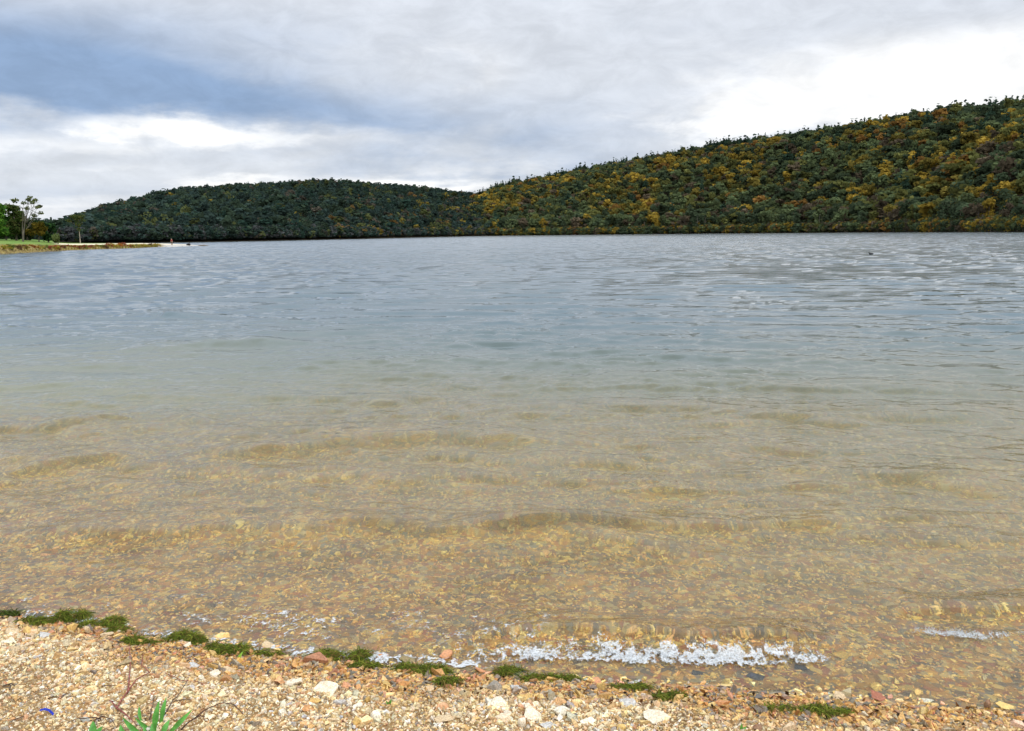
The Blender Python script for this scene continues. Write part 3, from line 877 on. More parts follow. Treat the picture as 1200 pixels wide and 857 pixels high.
def point_shrubs(V, pxs):
    m = V.shape[0]
    r = np.random.default_rng(5)
    spec = {'red': ((0.25, 0.075, 0.04), 'dull red'), 'yel': ((0.36, 0.27, 0.04), 'straw yellow'), 'grn': ((0.12, 0.15, 0.03), 'olive green'), 'org': ((0.34, 0.13, 0.03), 'orange brown'), 'brn': ((0.14, 0.08, 0.04), 'brown')}
    order = [(-20, 'yel'), (3, 'yel'), (12, 'grn'), (20, 'brn'), (28, 'yel'), (37, 'org'), (43, 'yel'), (49, 'grn'), (55, 'red'), (62, 'yel'), (68, 'red'), (74, 'brn'), (79, 'red'), (86, 'yel'), (92, 'red'), (99, 'grn'), (105, 'red'), (111, 'yel'), (117, 'grn'), (123, 'brn'), (128, 'red'), (134, 'yel'), (141, 'org'), (148, 'red'), (154, 'yel'), (160, 'grn'), (167, 'yel'), (173, 'brn'), (179, 'yel'), (185, 'yel')]
    names = {}
    for i, (px, c) in enumerate(order):
        k = int(np.argmin(np.abs(pxs - px)))
        near, far = V[1, k], V[-1, k]
        d = far - near; w = np.linalg.norm(d[:2])
        p = near + d * ((1.0 + r.uniform(0, 2.8)) / w)
        zz = V[2 if w > 40 else 4, k, 2]
        u = p[1] / F
        S = 1.0 if px < 150 else 0.7
        cl = [(r.normal(0, 3.2) * u, r.normal(0, 2) * u, r.uniform(.5, 4.2) * u * S, 2.8 * u, 2 * u, 1.7 * u * S, r.uniform(.8, 1.2)) for _ in range(8)]
        L, sh = leaf_cloud(cl, 260, 1.15 * u, r)
        base, word = spec[c]
        col = np.array(base)[None] * sh[:, None] * np.repeat(r.uniform(.7, 1.3, (len(sh) // 4, 3)), 4, 0)
        o = mesh_from('shrub', L, [quads(len(L) // 4)], leaf_m, col=col)
        o.location = (p[0], p[1], max(zz - 0.35, 0.05))
        where = 'below the tree group' if px < 70 else ('below the lone tree' if px < 110 else 'toward the tip of the point')
        tag(o, f'low {word} shrub on the water edge bank {where}', 'shrub', f'{word} bank shrubs {where}')
    # sedge and grass on the bank between the shrubs: nobody could count it
    n = 5200
    kk = r.integers(8, 83, n); Vv = []
    for k in kk:
        near, far = V[1, k], V[-1, k]
        d = far - near; w = np.linalg.norm(d[:2])
        dd = r.uniform(0.0, 1.0) ** 1.3 * 6 + .1
        p = near + d * (dd / w)
        u = p[1] / F; hgt = r.uniform(1.2, 3.4) * u
        z0 = max((V[3, k, 2]) * (1 - math.exp(-dd / 4.0)) - .1, 0)
        a = r.uniform(0, PI); wx, wy = math.cos(a) * .7 * u, math.sin(a) * .5 * u
        lx, ly = r.normal(0, .4, 2) * u
        Vv += [(p[0] - wx, p[1] - wy, z0), (p[0] + wx, p[1] + wy, z0), (p[0] + wx * .3 + lx, p[1] + wy * .3 + ly, z0 + hgt), (p[0] - wx * .3 + lx, p[1] - wy * .3 + ly, z0 + hgt)]
    cc = np.repeat(np.array([(0.30, 0.25, 0.05), (0.20, 0.20, 0.04), (0.24, 0.14, 0.04), (0.36, 0.30, 0.08)])[r.integers(0, 4, n)], 4, 0)
    o = mesh_from('bank_grass', np.array(Vv), [quads(n)], forest_m, col=cc)
    tag(o, 'yellowish dry grass and sedge along the bank of the point', 'grass', kind='stuff')

def skin_obj(name, joints, edges, radii, mat, parent=None, sub=1, loc=(0, 0, 0), root=0):
    me = bpy.data.meshes.new(name)
    me.from_pydata(joints, edges, [])
    me.materials.append(mat)
    o = bpy.data.objects.new(name, me); C.objects.link(o); o.location = loc
    if parent: o.parent = parent
    md = o.modifiers.new('skin', 'SKIN')
    for i, r_ in enumerate(radii):
        me.skin_vertices[0].data[i].radius = (r_, r_) if not isinstance(r_, tuple) else r_
    me.skin_vertices[0].data[root].use_root = True
    md.use_smooth_shade = True
    s = o.modifiers.new('sub', 'SUBSURF'); s.levels = sub; s.render_levels = sub
    return o

def far_person():
    skin = simple_mat('skin', (0.45, 0.28, 0.20), .6); red = simple_mat('dark red cloth', (0.24, 0.025, 0.025), .9); brn = simple_mat('brown cloth', (0.12, 0.075, 0.04), .9); hair = simple_mat('greyish hair', (0.30, 0.26, 0.24), .8)
    p = on_plane(201.5, 287.6, 0.35); e = empty('person', (p.x, p.y, 0.30))
    tag(e, 'person in dark red top and brown trousers standing on the gravel tip', 'person')
    J = [(0, 0, .92), (0, 0, 1.15), (0, 0, 1.36), (0, -.01, 1.47), (0, -.02, 1.58), (0, -.02, 1.68), (-.18, 0, 1.38), (-.22, 0, 1.12), (-.21, -.05, .88), (.18, 0, 1.38), (.22, 0, 1.12), (.21, -.05, .88), (-.09, 0, .86), (-.10, -.01, .48), (-.10, .01, .07), (-.10, -.14, .035), (.09, 0, .86), (.11, -.01, .48), (.12, .01, .07), (.12, -.14, .035), (-.21, -.07, .80), (.21, -.07, .80)]
    E = [(0, 1), (1, 2), (2, 3), (3, 4), (4, 5), (2, 6), (6, 7), (7, 8), (8, 20), (2, 9), (9, 10), (10, 11), (11, 21), (0, 12), (12, 13), (13, 14), (14, 15), (0, 16), (16, 17), (17, 18), (18, 19)]
    R = [.13, .125, .13, .055, .095, .07, .06, .042, .032, .06, .042, .032, .085, .058, .042, .035, .085, .058, .042, .035, .028, .028]
    skin_obj('body', J, E, R, skin, e)
    skin_obj('shirt', [J[0], J[1], J[2], J[6], J[7], J[9], J[10], (0, 0, 1.43)], [(0, 1), (1, 2), (2, 3), (3, 4), (2, 5), (5, 6), (2, 7)], [.155, .15, .155, .08, .06, .08, .06, .08], red, e)
    skin_obj('trousers', [(0, 0, .93), J[12], J[13], J[14], J[16], J[17], J[18]], [(0, 1), (1, 2), (2, 3), (0, 4), (4, 5), (5, 6)], [.15, .11, .08, .062, .11, .08, .062], brn, e)
    skin_obj('hair', [(0, 0.01, 1.62), (0, 0.0, 1.70)], [(0, 1)], [.10, .085], hair, e)

def driftwood():
    m = simple_mat('dark driftwood', (0.035, 0.03, 0.028), .9, .2, .4, 3)
    p = on_plane(221, 288.4, 0.1)
    u = p.y / F
    parts = [tube([(-2.2 * u, 0, .25), (-.7 * u, .1, .5), (.8 * u, 0, .55), (1.9 * u, -.1, .42)], [.22, .30, .30, .20], 8), tube([(.6 * u, 0, .6), (1.2 * u, .1, 1.0), (1.3 * u, .1, 1.15)], [.13, .10, .05], 6), tube([(-1.2 * u, 0, .4), (-1.7 * u, -.3, .7)], [.10, .04], 5)]
    V, Q = join(parts)
    o = mesh_from('driftwood_log', V, [Q], m, smooth=True); o.location = (p.x, p.y, -0.05)
    tag(o, 'dark stubby log lying on the gravel tip of the point', 'log')
    p = on_plane(238, 288.4, 0.0)
    V, Q = join([tube([(-6 * u, 0, .06), (-2 * u, .3, .16), (2 * u, .1, .14), (7 * u, -.2, .03)], [.10, .16, .14, .06], 7)])
    o = mesh_from('driftwood_pole', V, [Q], simple_mat('weathered driftwood', (0.20, 0.15, 0.10), .9), smooth=True); o.location = (p.x, p.y, 0)
    tag(o, 'long thin pole of driftwood lying flat beyond the tip of the point', 'driftwood')
    # pale boulders on the tip
    r = np.random.default_rng(9)
    st = stone_mat('pale boulder', (0.62, 0.56, 0.48, 0.0))
    for i, (px, py, w) in enumerate([(186, 289.2, 2.6), (190, 288.6, 3), (195, 289.0, 2.4), (206, 288.5, 3.2), (211, 288.0, 2.6), (214, 288.8, 2.2)]):
        q = on_plane(px, py, 0.15); uu = q.y / F
        o = rock('boulder', r, w * uu, w * uu * .8, w * uu * .5, st); o.location = (q.x, q.y, 0.22)
        tag(o, 'pale grey boulder at the water edge on the gravel tip of the point', 'rock', 'pale boulders on the gravel tip')

def far_bird():
    blk = simple_mat('dark feathers', (0.012, 0.012, 0.012), .6); bl = simple_mat('bill', (0.10, 0.08, 0.03), .5)
    p = on_plane(1021, 298.4, 0.0); e = empty('waterbird', (p.x, p.y, -0.03)); e.rotation_euler = (0, 0, 0.1)
    tag(e, 'small dark waterbird floating far out on the right side of the lake', 'bird')
    J = [(0.02, 0, .09), (-.12, 0, .09), (.13, 0, .10), (.23, 0, .14), (-.19, 0, .13), (-.21, 0, .22), (-.25, 0, .26)]
    skin_obj('body', J, [(0, 1), (0, 2), (2, 3), (1, 4), (4, 5), (5, 6)], [(.10, .085), (.095, .085), (.07, .06), .02, .05, .035, .04], blk, e, 2)
    V, Q = tube([(-.27, 0, .26), (-.31, 0, .25), (-.335, 0, .245)], [.018, .013, .004], 6)
    mesh_from('bill', V, [Q], bl, e, smooth=True)

# ------------------------------------------------------------------ stones of their own on the beach
def rock(name, r, a, b, c, mat):
    bm = bmesh.new()
    for _ in range(17):
        d = r.normal(0, 1, 3); d /= np.linalg.norm(d)
        d = np.sign(d) * np.abs(d) ** 0.8 + r.normal(0, .07, 3)
        q = r.uniform(.78, 1.08)
        bm.verts.new((d[0] * a * .5 * q, d[1] * b * .5 * q, d[2] * c * .5 * q))
    h = bmesh.ops.convex_hull(bm, input=bm.verts[:])
    bmesh.ops.delete(bm, geom=[v for v in bm.verts if not v.link_faces], context='VERTS')
    bmesh.ops.bevel(bm, geom=bm.edges[:], offset=min(a, b, c) * .06, segments=1, affect='EDGES', clamp_overlap=True)
    me = bpy.data.meshes.new(name); bm.to_mesh(me); bm.free()
    me.materials.append(mat)
    o = bpy.data.objects.new(name, me); C.objects.link(o)
    return o

SC = {'cream': (.74, .62, .44, 0.), 'tan': (.58, .42, .24, 0.), 'ochre': (.60, .38, .12, .2), 'orange': (.55, .26, .09, .5), 'grey': (.48, .45, .40, 0.), 'slate': (.075, .075, .08, .8), 'red': (.34, .12, .06, .7), 'white': (.74, .66, .50, 0.), 'salmon': (.58, .27, .12, .7), 'brown': (.26, .14, .07, .6), 'olive': (.26, .19, .08, .7), 'yellow': (.66, .45, .14, .6)}
STONES = [
    (84, 737, 13, 15, 'ochre', 'upright yellow ochre stone leaning on the largest green weed clump'),
    (101, 739, 12, 16, 'tan', 'tall tan stone standing on end right of the ochre stone at the weed'),
    (113, 741, 13, 8, 'brown', 'brown stone half under the large weed clump, right of the tall tan stone'),
    (126, 744, 15, 9, 'tan', 'tan tilted stone at the right end of the row beside the large weed clump'),
    (52, 744, 20, 9, 'grey', 'pale grey ridged stone left of the upright ochre stone'),
    (14, 739, 20, 9, 'tan', 'long pale tan stone near the left edge by the dark green weed tuft'),
    (13, 751, 15, 8, 'cream', 'blocky cream stone near the left edge below the long tan stone'),
    (33, 740, 16, 9, 'ochre', 'broad buff stone between the long tan stone and the ridged grey stone'),
    (44, 769, 11, 6, 'grey', 'small grey stone alone on the fine gravel at the left'),
    (219, 757, 12, 8, 'cream', 'cream stone lying on the weed clump left of the plant tuft line'),
    (226, 780, 18, 9, 'grey', 'greyish slab lying below the weed clump with the cream stone'),
    (254, 789, 22, 8, 'cream', 'cream slab right of the greyish slab'),
    (270, 785, 20, 9, 'tan', 'tan slab touching the cream slab behind it'),
    (346, 798, 26, 9, 'cream', 'pointed cream slab above the largest cream block'),
    (381, 806, 36, 16, 'cream', 'largest cream block on the beach, left of centre'),
    (370, 820, 17, 8, 'ochre', 'ochre brown stone just below the largest cream block'),
    (360, 829, 19, 9, 'orange', 'orange brown stone below the ochre one under the largest block'),
    (316, 755, 24, 9, 'tan', 'flat tan stone at the water edge between two weed clumps'),
    (478, 772, 24, 12, 'olive', 'squarish olive brown stone at the water edge'),
    (450, 769, 19, 7, 'orange', 'flat orange stone at the water edge left of the olive brown stone'),
    (545, 784, 20, 8, 'olive', 'flat brownish stone touching the salmon pink stone'),
    (565, 785, 22, 12, 'salmon', 'rounded salmon pink stone at the end of the foam'),
    (522, 768, 24, 16, 'salmon', 'larger salmon pink stone under the thin foam'),
    (498, 807, 24, 8, 'tan', 'long rounded tan stone below the middle weed strand'),
    (418, 827, 17, 8, 'white', 'whitish oval stone below the middle weed strand'),
    (431, 820, 9, 15, 'ochre', 'narrow ochre stone standing on end beside the whitish oval stone'),
    (440, 839, 15, 16, 'white', 'white three cornered stone near the bottom edge'),
    (419, 847, 12, 14, 'ochre', 'ochre block near the bottom edge left of the white three cornered stone'),
    (520, 842, 26, 10, 'tan', 'flat tan brown stone casting a dark shadow near the bottom centre'),
    (586, 825, 28, 8, 'cream', 'flat cream stone, uppermost left of the pale slab cluster'),
    (592, 835, 24, 9, 'cream', 'tilted cream stone below the flat one in the pale slab cluster'),
    (606, 806, 19, 6, 'grey', 'thin dark grey stone above the pale slab cluster'),
    (625, 826, 26, 9, 'cream', 'cream slab at the top of the pale slab cluster'),
    (627, 838, 32, 11, 'cream', 'widest cream slab of the pale slab cluster'),
    (657, 834, 18, 20, 'white', 'whitish block at the right of the pale slab cluster'),
    (612, 847, 12, 16, 'cream', 'narrow cream stone at the lower left of the pale slab cluster'),
    (641, 849, 22, 10, 'grey', 'pale grey stone at the bottom of the pale slab cluster'),
    (674, 838, 10, 7, 'slate', 'small blackish pebble right of the whitish block'),
    (690, 845, 20, 12, 'white', 'pale faceted block right of the blackish pebble'),
    (736, 824, 28, 8, 'grey', 'flat grey stone right of the pale slab cluster'),
    (768, 841, 38, 9, 'cream', 'long low cream slab right of the flat grey stone'),
    (727, 853, 14, 10, 'ochre', 'ochre block at the bottom edge between the cream blocks'),
    (744, 799, 20, 6, 'grey', 'thin pale grey stone among the wet gravel under the foam'),
    (698, 797, 22, 10, 'salmon', 'pinkish tan flat stone among the wet gravel under the foam'),
    (652, 793, 18, 7, 'yellow', 'flat yellowish stone just below the foam, left of the pinkish one'),
    (820, 790, 24, 6, 'slate', 'thin dark slate stone just below the right part of the foam'),
    (887, 794, 24, 10, 'slate', 'dark slate stone right of the thin slate stone'),
    (939, 785, 22, 9, 'slate', 'rough dark slate stone at the right end of the foam'),
    (1030, 816, 26, 9, 'red', 'brick red stone in the shallow water at the lower right'),
    (1027, 804, 22, 9, 'yellow', 'flat yellow stone in the shallows just behind the brick red stone'),
    (986, 770, 26, 11, 'yellow', 'large yellow stone under water beside the end of the foam'),
    (984, 818, 22, 8, 'tan', 'pale leaf shaped stone left of the brick red stone'),
    (1157, 826, 9, 13, 'brown', 'brown stone standing upright near the right edge'),
    (1180, 828, 26, 7, 'yellow', 'flat yellowish slab beside the upright brown stone'),
    (1133, 772, 14, 8, 'yellow', 'pale yellow stone under clear water at the right'),
    (888, 852, 15, 10, 'brown', 'wet dark brown rounded stone at the bottom edge right of centre'),
    (1076, 812, 16, 8, 'ochre', 'ochre stone in the shallows right of the brick red stone'),
]

def stones():
    mats = {k: stone_mat('stone ' + k, v) for k, v in SC.items()}
    r = np.random.default_rng(31)
    for px, py, w, h, c, lb in STONES:
        p = on_bed(px, py + h * .25)
        u = (p - EYE).length / F
        W = w * u * .92; D = W * r.uniform(.55, .8); T = max((h * u - D * .45) / .88, .3 * min(W, D))
        if h > w: D = W * .7; T = h * u * .85
        o = rock('stone', r, W, D, T, mats[c])
        o.location = (p.x, p.y, p.z + T * .30)
        o.rotation_euler = (r.normal(0, .2), r.normal(0, .2), r.normal(0, .5))
        tag(o, lb, 'stone')

# ------------------------------------------------------------------ weed, litter, plant, twigs
def weed_clump(px, py, w, h, label, seed, dens=1.0, dark=False):
    r = np.random.default_rng(seed)
    p = on_bed(px, py); u = (p - EYE).length / F
    a = w * u * .72; hh = h * u * 1.1
    b = max(hh * .9, .02)
    n = int(520 * dens * max(w, 14) / 14)
    V = []; cc = []
    lobes = [(r.uniform(-.75, .75), r.uniform(-.4, .4), r.uniform(.35, .6), r.uniform(.5, 1)) for _ in range(max(4, int(w / 6)))]
    for i in range(n):
        lx, ly, lr, lh = lobes[r.integers(0, len(lobes))]
        q = r.normal(0, .5, 2)
        x = (lx + q[0] * lr * min(1, 12 / w + .3)) * a; y = (ly + q[1] * lr) * b
        m = max(0, 1 - q[0] ** 2 - q[1] ** 2)
        gx, gy = p.x + x, p.y + y
        z = float(bed(gx, gy)) + .012 + m * hh * .45 * lh * r.uniform(.2, 1)
        L = r.uniform(.016, .070); t = r.uniform(.0008, .0022)
        d = r.normal(0, 1, 3); d[2] = d[2] * .32 + .10; d /= np.linalg.norm(d)
        s = np.cross(d, r.normal(0, 1, 3)); s /= np.linalg.norm(s)
        c0 = np.array([gx, gy, z]); c1 = c0 + d * L * .5; c2 = c0 + d * L + np.array([0, 0, -.35 * L])
        V += [c0 - s * t, c0 + s * t, c1 + s * t, c1 - s * t, c1 - s * t, c1 + s * t, c2 + s * t * .4, c2 - s * t * .4]
        g = r.uniform(.8, 2.3)
        k = np.array([(0.115, 0.145, 0.02), (0.19, 0.20, 0.03), (0.055, 0.075, 0.014), (0.16, 0.10, 0.035)][r.choice(4, p=[.34, .20, .30, .16])]) * g
        if dark: k = k * np.array([.5, .6, .8])
        cc += [k] * 8
    o = mesh_from('weed_clump', np.array(V), [quads(len(V) // 4)], forest_m, col=np.array(cc))
    tag(o, label, 'water weed')

def weeds():
    L = [(90, 727, 34, 22, 'largest dark green weed clump heaped above the upright stones', 1.4, False), (120, 733, 26, 16, 'green weed mound running right from the largest weed clump', 1.2, False), (143, 741, 28, 10, 'flat green weed patch right of the row of upright stones', 1., False), (38, 731, 26, 8, 'low green weed strip between the left edge and the largest weed clump', 1., False), (4, 723, 18, 13, 'dark bluish green weed tuft cut off by the left edge', 1., True), (160, 754, 30, 7, 'thin green weed strip lying below the flat weed patch', .8, False),
         (208, 752, 44, 18, 'bushy green weed clump with a cream stone lying on it', 1.3, False), (272, 765, 36, 17, 'green weed clump with a bright blade of grass standing in it', 1.2, False), (318, 769, 20, 6, 'small mossy weed patch among orange stones left of the centre', .8, False), (405, 773, 50, 17, 'wide green weed mound left of the olive brown stone', 1.4, False), (455, 785, 60, 7, 'long thin green weed strand trailing right from the wide mound', .9, False), (506, 791, 34, 14, 'green weed knot at the end of the long thin strand', 1.2, False), (528, 801, 26, 6, 'thin yellowish weed tail right of the weed knot', .7, False), (600, 790, 36, 8, 'green weed strip just below the left part of the foam', 1., False), (645, 799, 50, 8, 'weed strip sloping right below the foam on the wet gravel', .9, False), (735, 808, 30, 6, 'faint green weed scraps on the wet gravel below the foam middle', .6, False), (783, 819, 22, 6, 'small dark green weed patch on wet gravel right of the grey stone', .8, False), (930, 834, 56, 7, 'thin green weed line across the wet gravel at the lower right', .3, False), (975, 838, 24, 8, 'green weed bit at the right end of the lower weed line', .3, False)]
    for i, (px, py, w, h, lb, d, dk) in enumerate(L):
        weed_clump(px, py, w, h, lb, 200 + i, d, dk)

def litter():
    """wet brown leaf scraps and bark bits along the drift line"""
    r = np.random.default_rng(12)
    n = 900
    x, y = scatter(n, -0.28, 0.04)
    V = []; cc = []
    z = bed(x, y)
    for i in range(n):
        L = r.uniform(.006, .022); W = L * r.uniform(.12, .5)
        a = r.uniform(0, 2 * PI); d = np.array([math.cos(a), math.sin(a), r.normal(.1, .35)]); s = np.array([-math.sin(a), math.cos(a), r.normal(0, .5)])
        c = np.array([x[i], y[i], z[i] + r.uniform(.004, .012)])
        V += [c - d * L - s * W * .2, c - s * W, c + d * L * .9 + np.array([0, 0, L * .3]), c + s * W + np.array([0, 0, W * .4])]
        k = np.array([(0.14, 0.055, 0.02), (0.05, 0.025, 0.012), (0.24, 0.10, 0.03), (0.03, 0.02, 0.015)][r.integers(0, 4)]) * r.uniform(.7, 1.3)
        cc += [k] * 4
    o = mesh_from('leaf_litter', np.array(V), [quads(n)], forest_m, col=np.array(cc))
    tag(o, 'wet brown leaf and bark scraps strewn along the drift line', 'leaf litter', kind='stuff')

def blade(base, tip, w, bend, n=9):
    b = np.array(base); t = np.array(tip); V = []
    ax = t - b; L = np.linalg.norm(ax)
    side = np.cross(ax, np.array([0, -1, .25])); side /= np.linalg.norm(side)
    up = np.cross(side, ax); up /= np.linalg.norm(up)
    for i in range(n):
        f = i / (n - 1)
        c = b + ax * f + up * bend * L * math.sin(PI * f)
        ww = w * .5 * (0.45 + 1.1 * f if f < .5 else 1.0) * (1 - max(0, (f - .45) / .55) ** 1.6) + .0003
        V += [c - side * ww + up * ww * .5, c, c + side * ww + up * ww * .5]
    Q = []
    for i in range(n - 1):
        a = i * 3
        Q += [[a, a + 1, a + 4, a + 3], [a + 1, a + 2, a + 5, a + 4]]
    return np.array(V), np.array(Q)

def plant():
    gm = simple_mat('fresh green leaf', (0.095, 0.30, 0.045), .45, .4, .25, 40); 
    t = gm.node_tree; nb = NT(t)
    b0 = on_bed(176, 866)
    e = empty('green_plant', b0)
    tag(e, 'fresh green plant with pointed strap leaves at the bottom edge, left of centre', 'plant')
    LV = [((187, 820), (181, 858), 9), ((195, 817), (189, 848), 7), ((226, 831), (196, 861), 7), ((143, 840), (171, 864), 8), ((163, 827), (166, 846), 5), ((158, 841), (180, 856), 6), ((199, 843), (189, 862), 8), ((141, 849), (148, 868), 10), ((178, 848), (182, 866), 8), ((168, 850), (176, 866), 6)]
    for (tp, bp, w) in LV:
        bb = on_bed(*bp); u = (bb - EYE).length / F
        tt = at_depth(tp[0], tp[1], bb.y + .035)
        V, Q = blade(bb - Vector((0, 0, .004)), tt, w * u * .72, .06)
        mesh_from('leaf', V - np.array(b0), [Q], gm, e, smooth=True)
    b0 = on_bed(112, 862); e = empty('green_seedling', b0)
    tag(e, 'single green leaf shoot at the bottom edge, left of the green plant', 'plant')
    tt = at_depth(109, 845, b0.y + .03); u = (b0 - EYE).length / F
    V, Q = blade(b0 - Vector((0, 0, .004)), tt, 8 * u, .05); mesh_from('leaf', V - np.array(b0), [Q], gm, e, smooth=True)
    tt = at_depth(120, 851, b0.y + .02)
    V, Q = blade(b0 - Vector((0, 0, .004)), tt, 5 * u, .05); mesh_from('leaf', V - np.array(b0), [Q], gm, e, smooth=True)
    bb = on_bed(278, 775); tt = at_depth(285, 763, bb.y); u = (bb - EYE).length / F
    V, Q = blade(bb, tt, 3 * u, .08); o = mesh_from('grass_tuft', V, [Q], simple_mat('light grass', (0.22, 0.40, 0.05), .5), smooth=True)
    tag(o, 'bright green grass blade standing in a weed clump', 'grass')
    bb = on_bed(456, 826); tt = at_depth(459, 819, bb.y); u = (bb - EYE).length / F
    vv = [blade(bb, tt, 2.5 * u, .1), blade(bb, at_depth(452, 821, bb.y), 2 * u, .1)]
    V, Q = join(vv); o = mesh_from('grass_sprout', V, [Q], simple_mat('sprout green', (0.10, 0.28, 0.04), .5), smooth=True)
    tag(o, 'tiny green sprout in the gravel above the white three cornered stone', 'grass')
    bb = on_bed(868, 856); tt = at_depth(869, 848, bb.y); u = (bb - EYE).length / F
    vv = [blade(bb, tt, 3 * u, .1), blade(bb, at_depth(875, 851, bb.y), 3 * u, .1)]
    V, Q = join(vv); o = mesh_from('grass_sprout', V, [Q], simple_mat('sprout green', (0.10, 0.28, 0.04), .5), smooth=True)
    tag(o, 'tiny green sprout at the bottom edge beside the wet dark brown stone', 'grass')

def twig(segs, w0, mat, label, lift=.012, seed=1, name='twig'):
    r = np.random.default_rng(seed)
    parts = []
    for pts in segs:
        P = []
        for (px, py) in pts:
            p = on_bed(px, py); P.append(np.array([p.x, p.y, p.z]))
        # extra points with kinks
        Q = []
        for a, b in zip(P[:-1], P[1:]):
            for f in (0, .33, .66):
                Q.append(a + (b - a) * f + r.normal(0, .0016, 3))
        Q.append(P[-1])
        n = len(Q)
        for i in range(n): Q[i][2] += .004 + lift * math.sin(PI * min(1, .15 + .85 * i / n))
        parts.append(tube(Q, [w0 * (1 - .65 * i / n) for i in range(n)], 6))
    V, F_ = join(parts)
    o = mesh_from(name, V, [F_], mat, smooth=True)
    tag(o, label, 'twig')

def twigs():
    red = simple_mat('reddish stem', (0.24, 0.065, 0.045), .6, .3, .4, 60)
    dk = simple_mat('dark twig bark', (0.07, 0.035, 0.025), .8, .2, .4, 60)
    gy = simple_mat('grey twig bark', (0.09, 0.06, 0.045), .8, .2, .4, 60)
    twig([[(137, 833), (150, 815), (160, 802), (176, 793), (166, 783), (168, 768)], [(137, 833), (147, 842), (152, 846), (160, 852)], [(150, 815), (153, 790), (152, 757)], [(137, 833), (128, 824)]], .0042, red, 'reddish branching stem rising left of the green plant', .02, 1)
    twig([[(110, 850), (120, 845), (131, 848), (138, 858)], [(120, 845), (95, 848), (78, 850)]], .003, dk, 'dark arching twig at the bottom edge left of the green plant', .02, 2)
    twig([[(212, 858), (228, 846), (245, 835), (262, 829), (276, 830), (288, 842)], [(228, 846), (240, 844)]], .0034, dk, 'dark hooked twig right of the green plant', .02, 3)
    twig([[(190, 845), (203, 825), (212, 815), (220, 800), (225, 796)], [(203, 825), (215, 824), (224, 822)]], .003, gy, 'thin greyish twig rising behind the green plant toward the right', .015, 4)
    twig([[(176, 846), (179, 832), (182, 818)]], .0025, dk, 'short upright brown twig between the green plant leaves', .02, 5)
    twig([[(55, 820), (72, 819), (90, 819)], [(72, 819), (80, 814)]], .0022, dk, 'thin brown twig lying on the pale gravel above the blue scrap', .006, 6)
    twig([[(3, 806), (14, 804), (18, 806)], [(14, 804), (11, 811)]], .0035, gy, 'small forked dark twig near the left edge', .01, 7)
    twig([[(195, 790), (212, 801), (236, 803), (240, 806)]], .0022, red, 'thin reddish stem arching over the gravel right of the branching stem', .012, 8)
    twig([[(14, 846), (30, 842), (44, 836)]], .0025, dk, 'dark twig lying left of the blue scrap', .008, 9)
    twig([[(120, 805), (140, 806)]], .0022, dk, 'short dark twig crossing the gravel left of the reddish stem', .006, 10)
    # bright blue scrap of plastic
    p = on_bed(55, 838); u = (p - EYE).length / F
    bm = bmesh.new()
    prof = [(-9, 3, .002), (-4, 2.4, .010), (2, .6, .012), (9, -3, .004)]
    lo = []; hi = []
    for (x, y, z) in prof:
        lo.append(bm.verts.new((x * u, y * u * 1.4 - .006, z))); hi.append(bm.verts.new((x * u, y * u * 1.4 + .006, z + .004)))
    for i in range(3): bm.faces.new((lo[i], lo[i + 1], hi[i + 1], hi[i]))
    bmesh.ops.solidify(bm, geom=bm.faces[:], thickness=.0015)
    me = bpy.data.meshes.new('plastic_scrap'); bm.to_mesh(me); bm.free()
    me.materials.append(simple_mat('blue plastic', (0.02, 0.05, 0.55), .35, .5, .15, 90))
    o = bpy.data.objects.new('plastic_scrap', me); C.objects.link(o); o.location = (p.x, p.y, p.z + .008)
    tag(o, 'bright blue bent scrap of plastic on the gravel at lower left', 'litter')

# ------------------------------------------------------------------ foam
def foam_mat():
    m, n, out = new_mat('foam')
    P = n.add('ShaderNodeNewGeometry').outputs['Position']
    nz = n.add('ShaderNodeTexNoise', {'Vector': P, 'Scale': 160.0, 'Detail': 3.0})
    b = n.add('ShaderNodeBsdfPrincipled', {'Base Color': n.mix(nz.outputs[0], rgb(.52, .53, .52), rgb(.86, .86, .84)), 'Roughness': .5, 'Specular IOR Level': .5})
    tl = n.add('ShaderNodeBsdfTranslucent', {'Color': rgb(.85, .88, .9)})
    mx = n.add('ShaderNodeMixShader', {0: .15, 1: b.outputs[0], 2: tl.outputs[0]})
    hz = n.add('ShaderNodeTexNoise', {'Vector': P, 'Scale': 75.0, 'Detail': 4.0, 'Roughness': .65})
    ho = n.add('ShaderNodeAttribute', attribute_name='cover').outputs['Fac']
    ho = n.math('ADD', ho, n.math('MULTIPLY', n.math('SUBTRACT', hz.outputs[0], .5), 2.4))
    tp = n.add('ShaderNodeBsdfTransparent')
    mx = n.add('ShaderNodeMixShader', {0: n.maprange(ho, .20, 1.25, 0.0, .93), 1: tp.outputs[0], 2: mx.outputs[0]})
    bp = n.add('ShaderNodeBump', {'Strength': .7, 'Distance': .004, 'Height': nz.outputs[0]})
    n.set(b.inputs['Normal'], bp)
    n.set(out.inputs[0], mx)
    return m

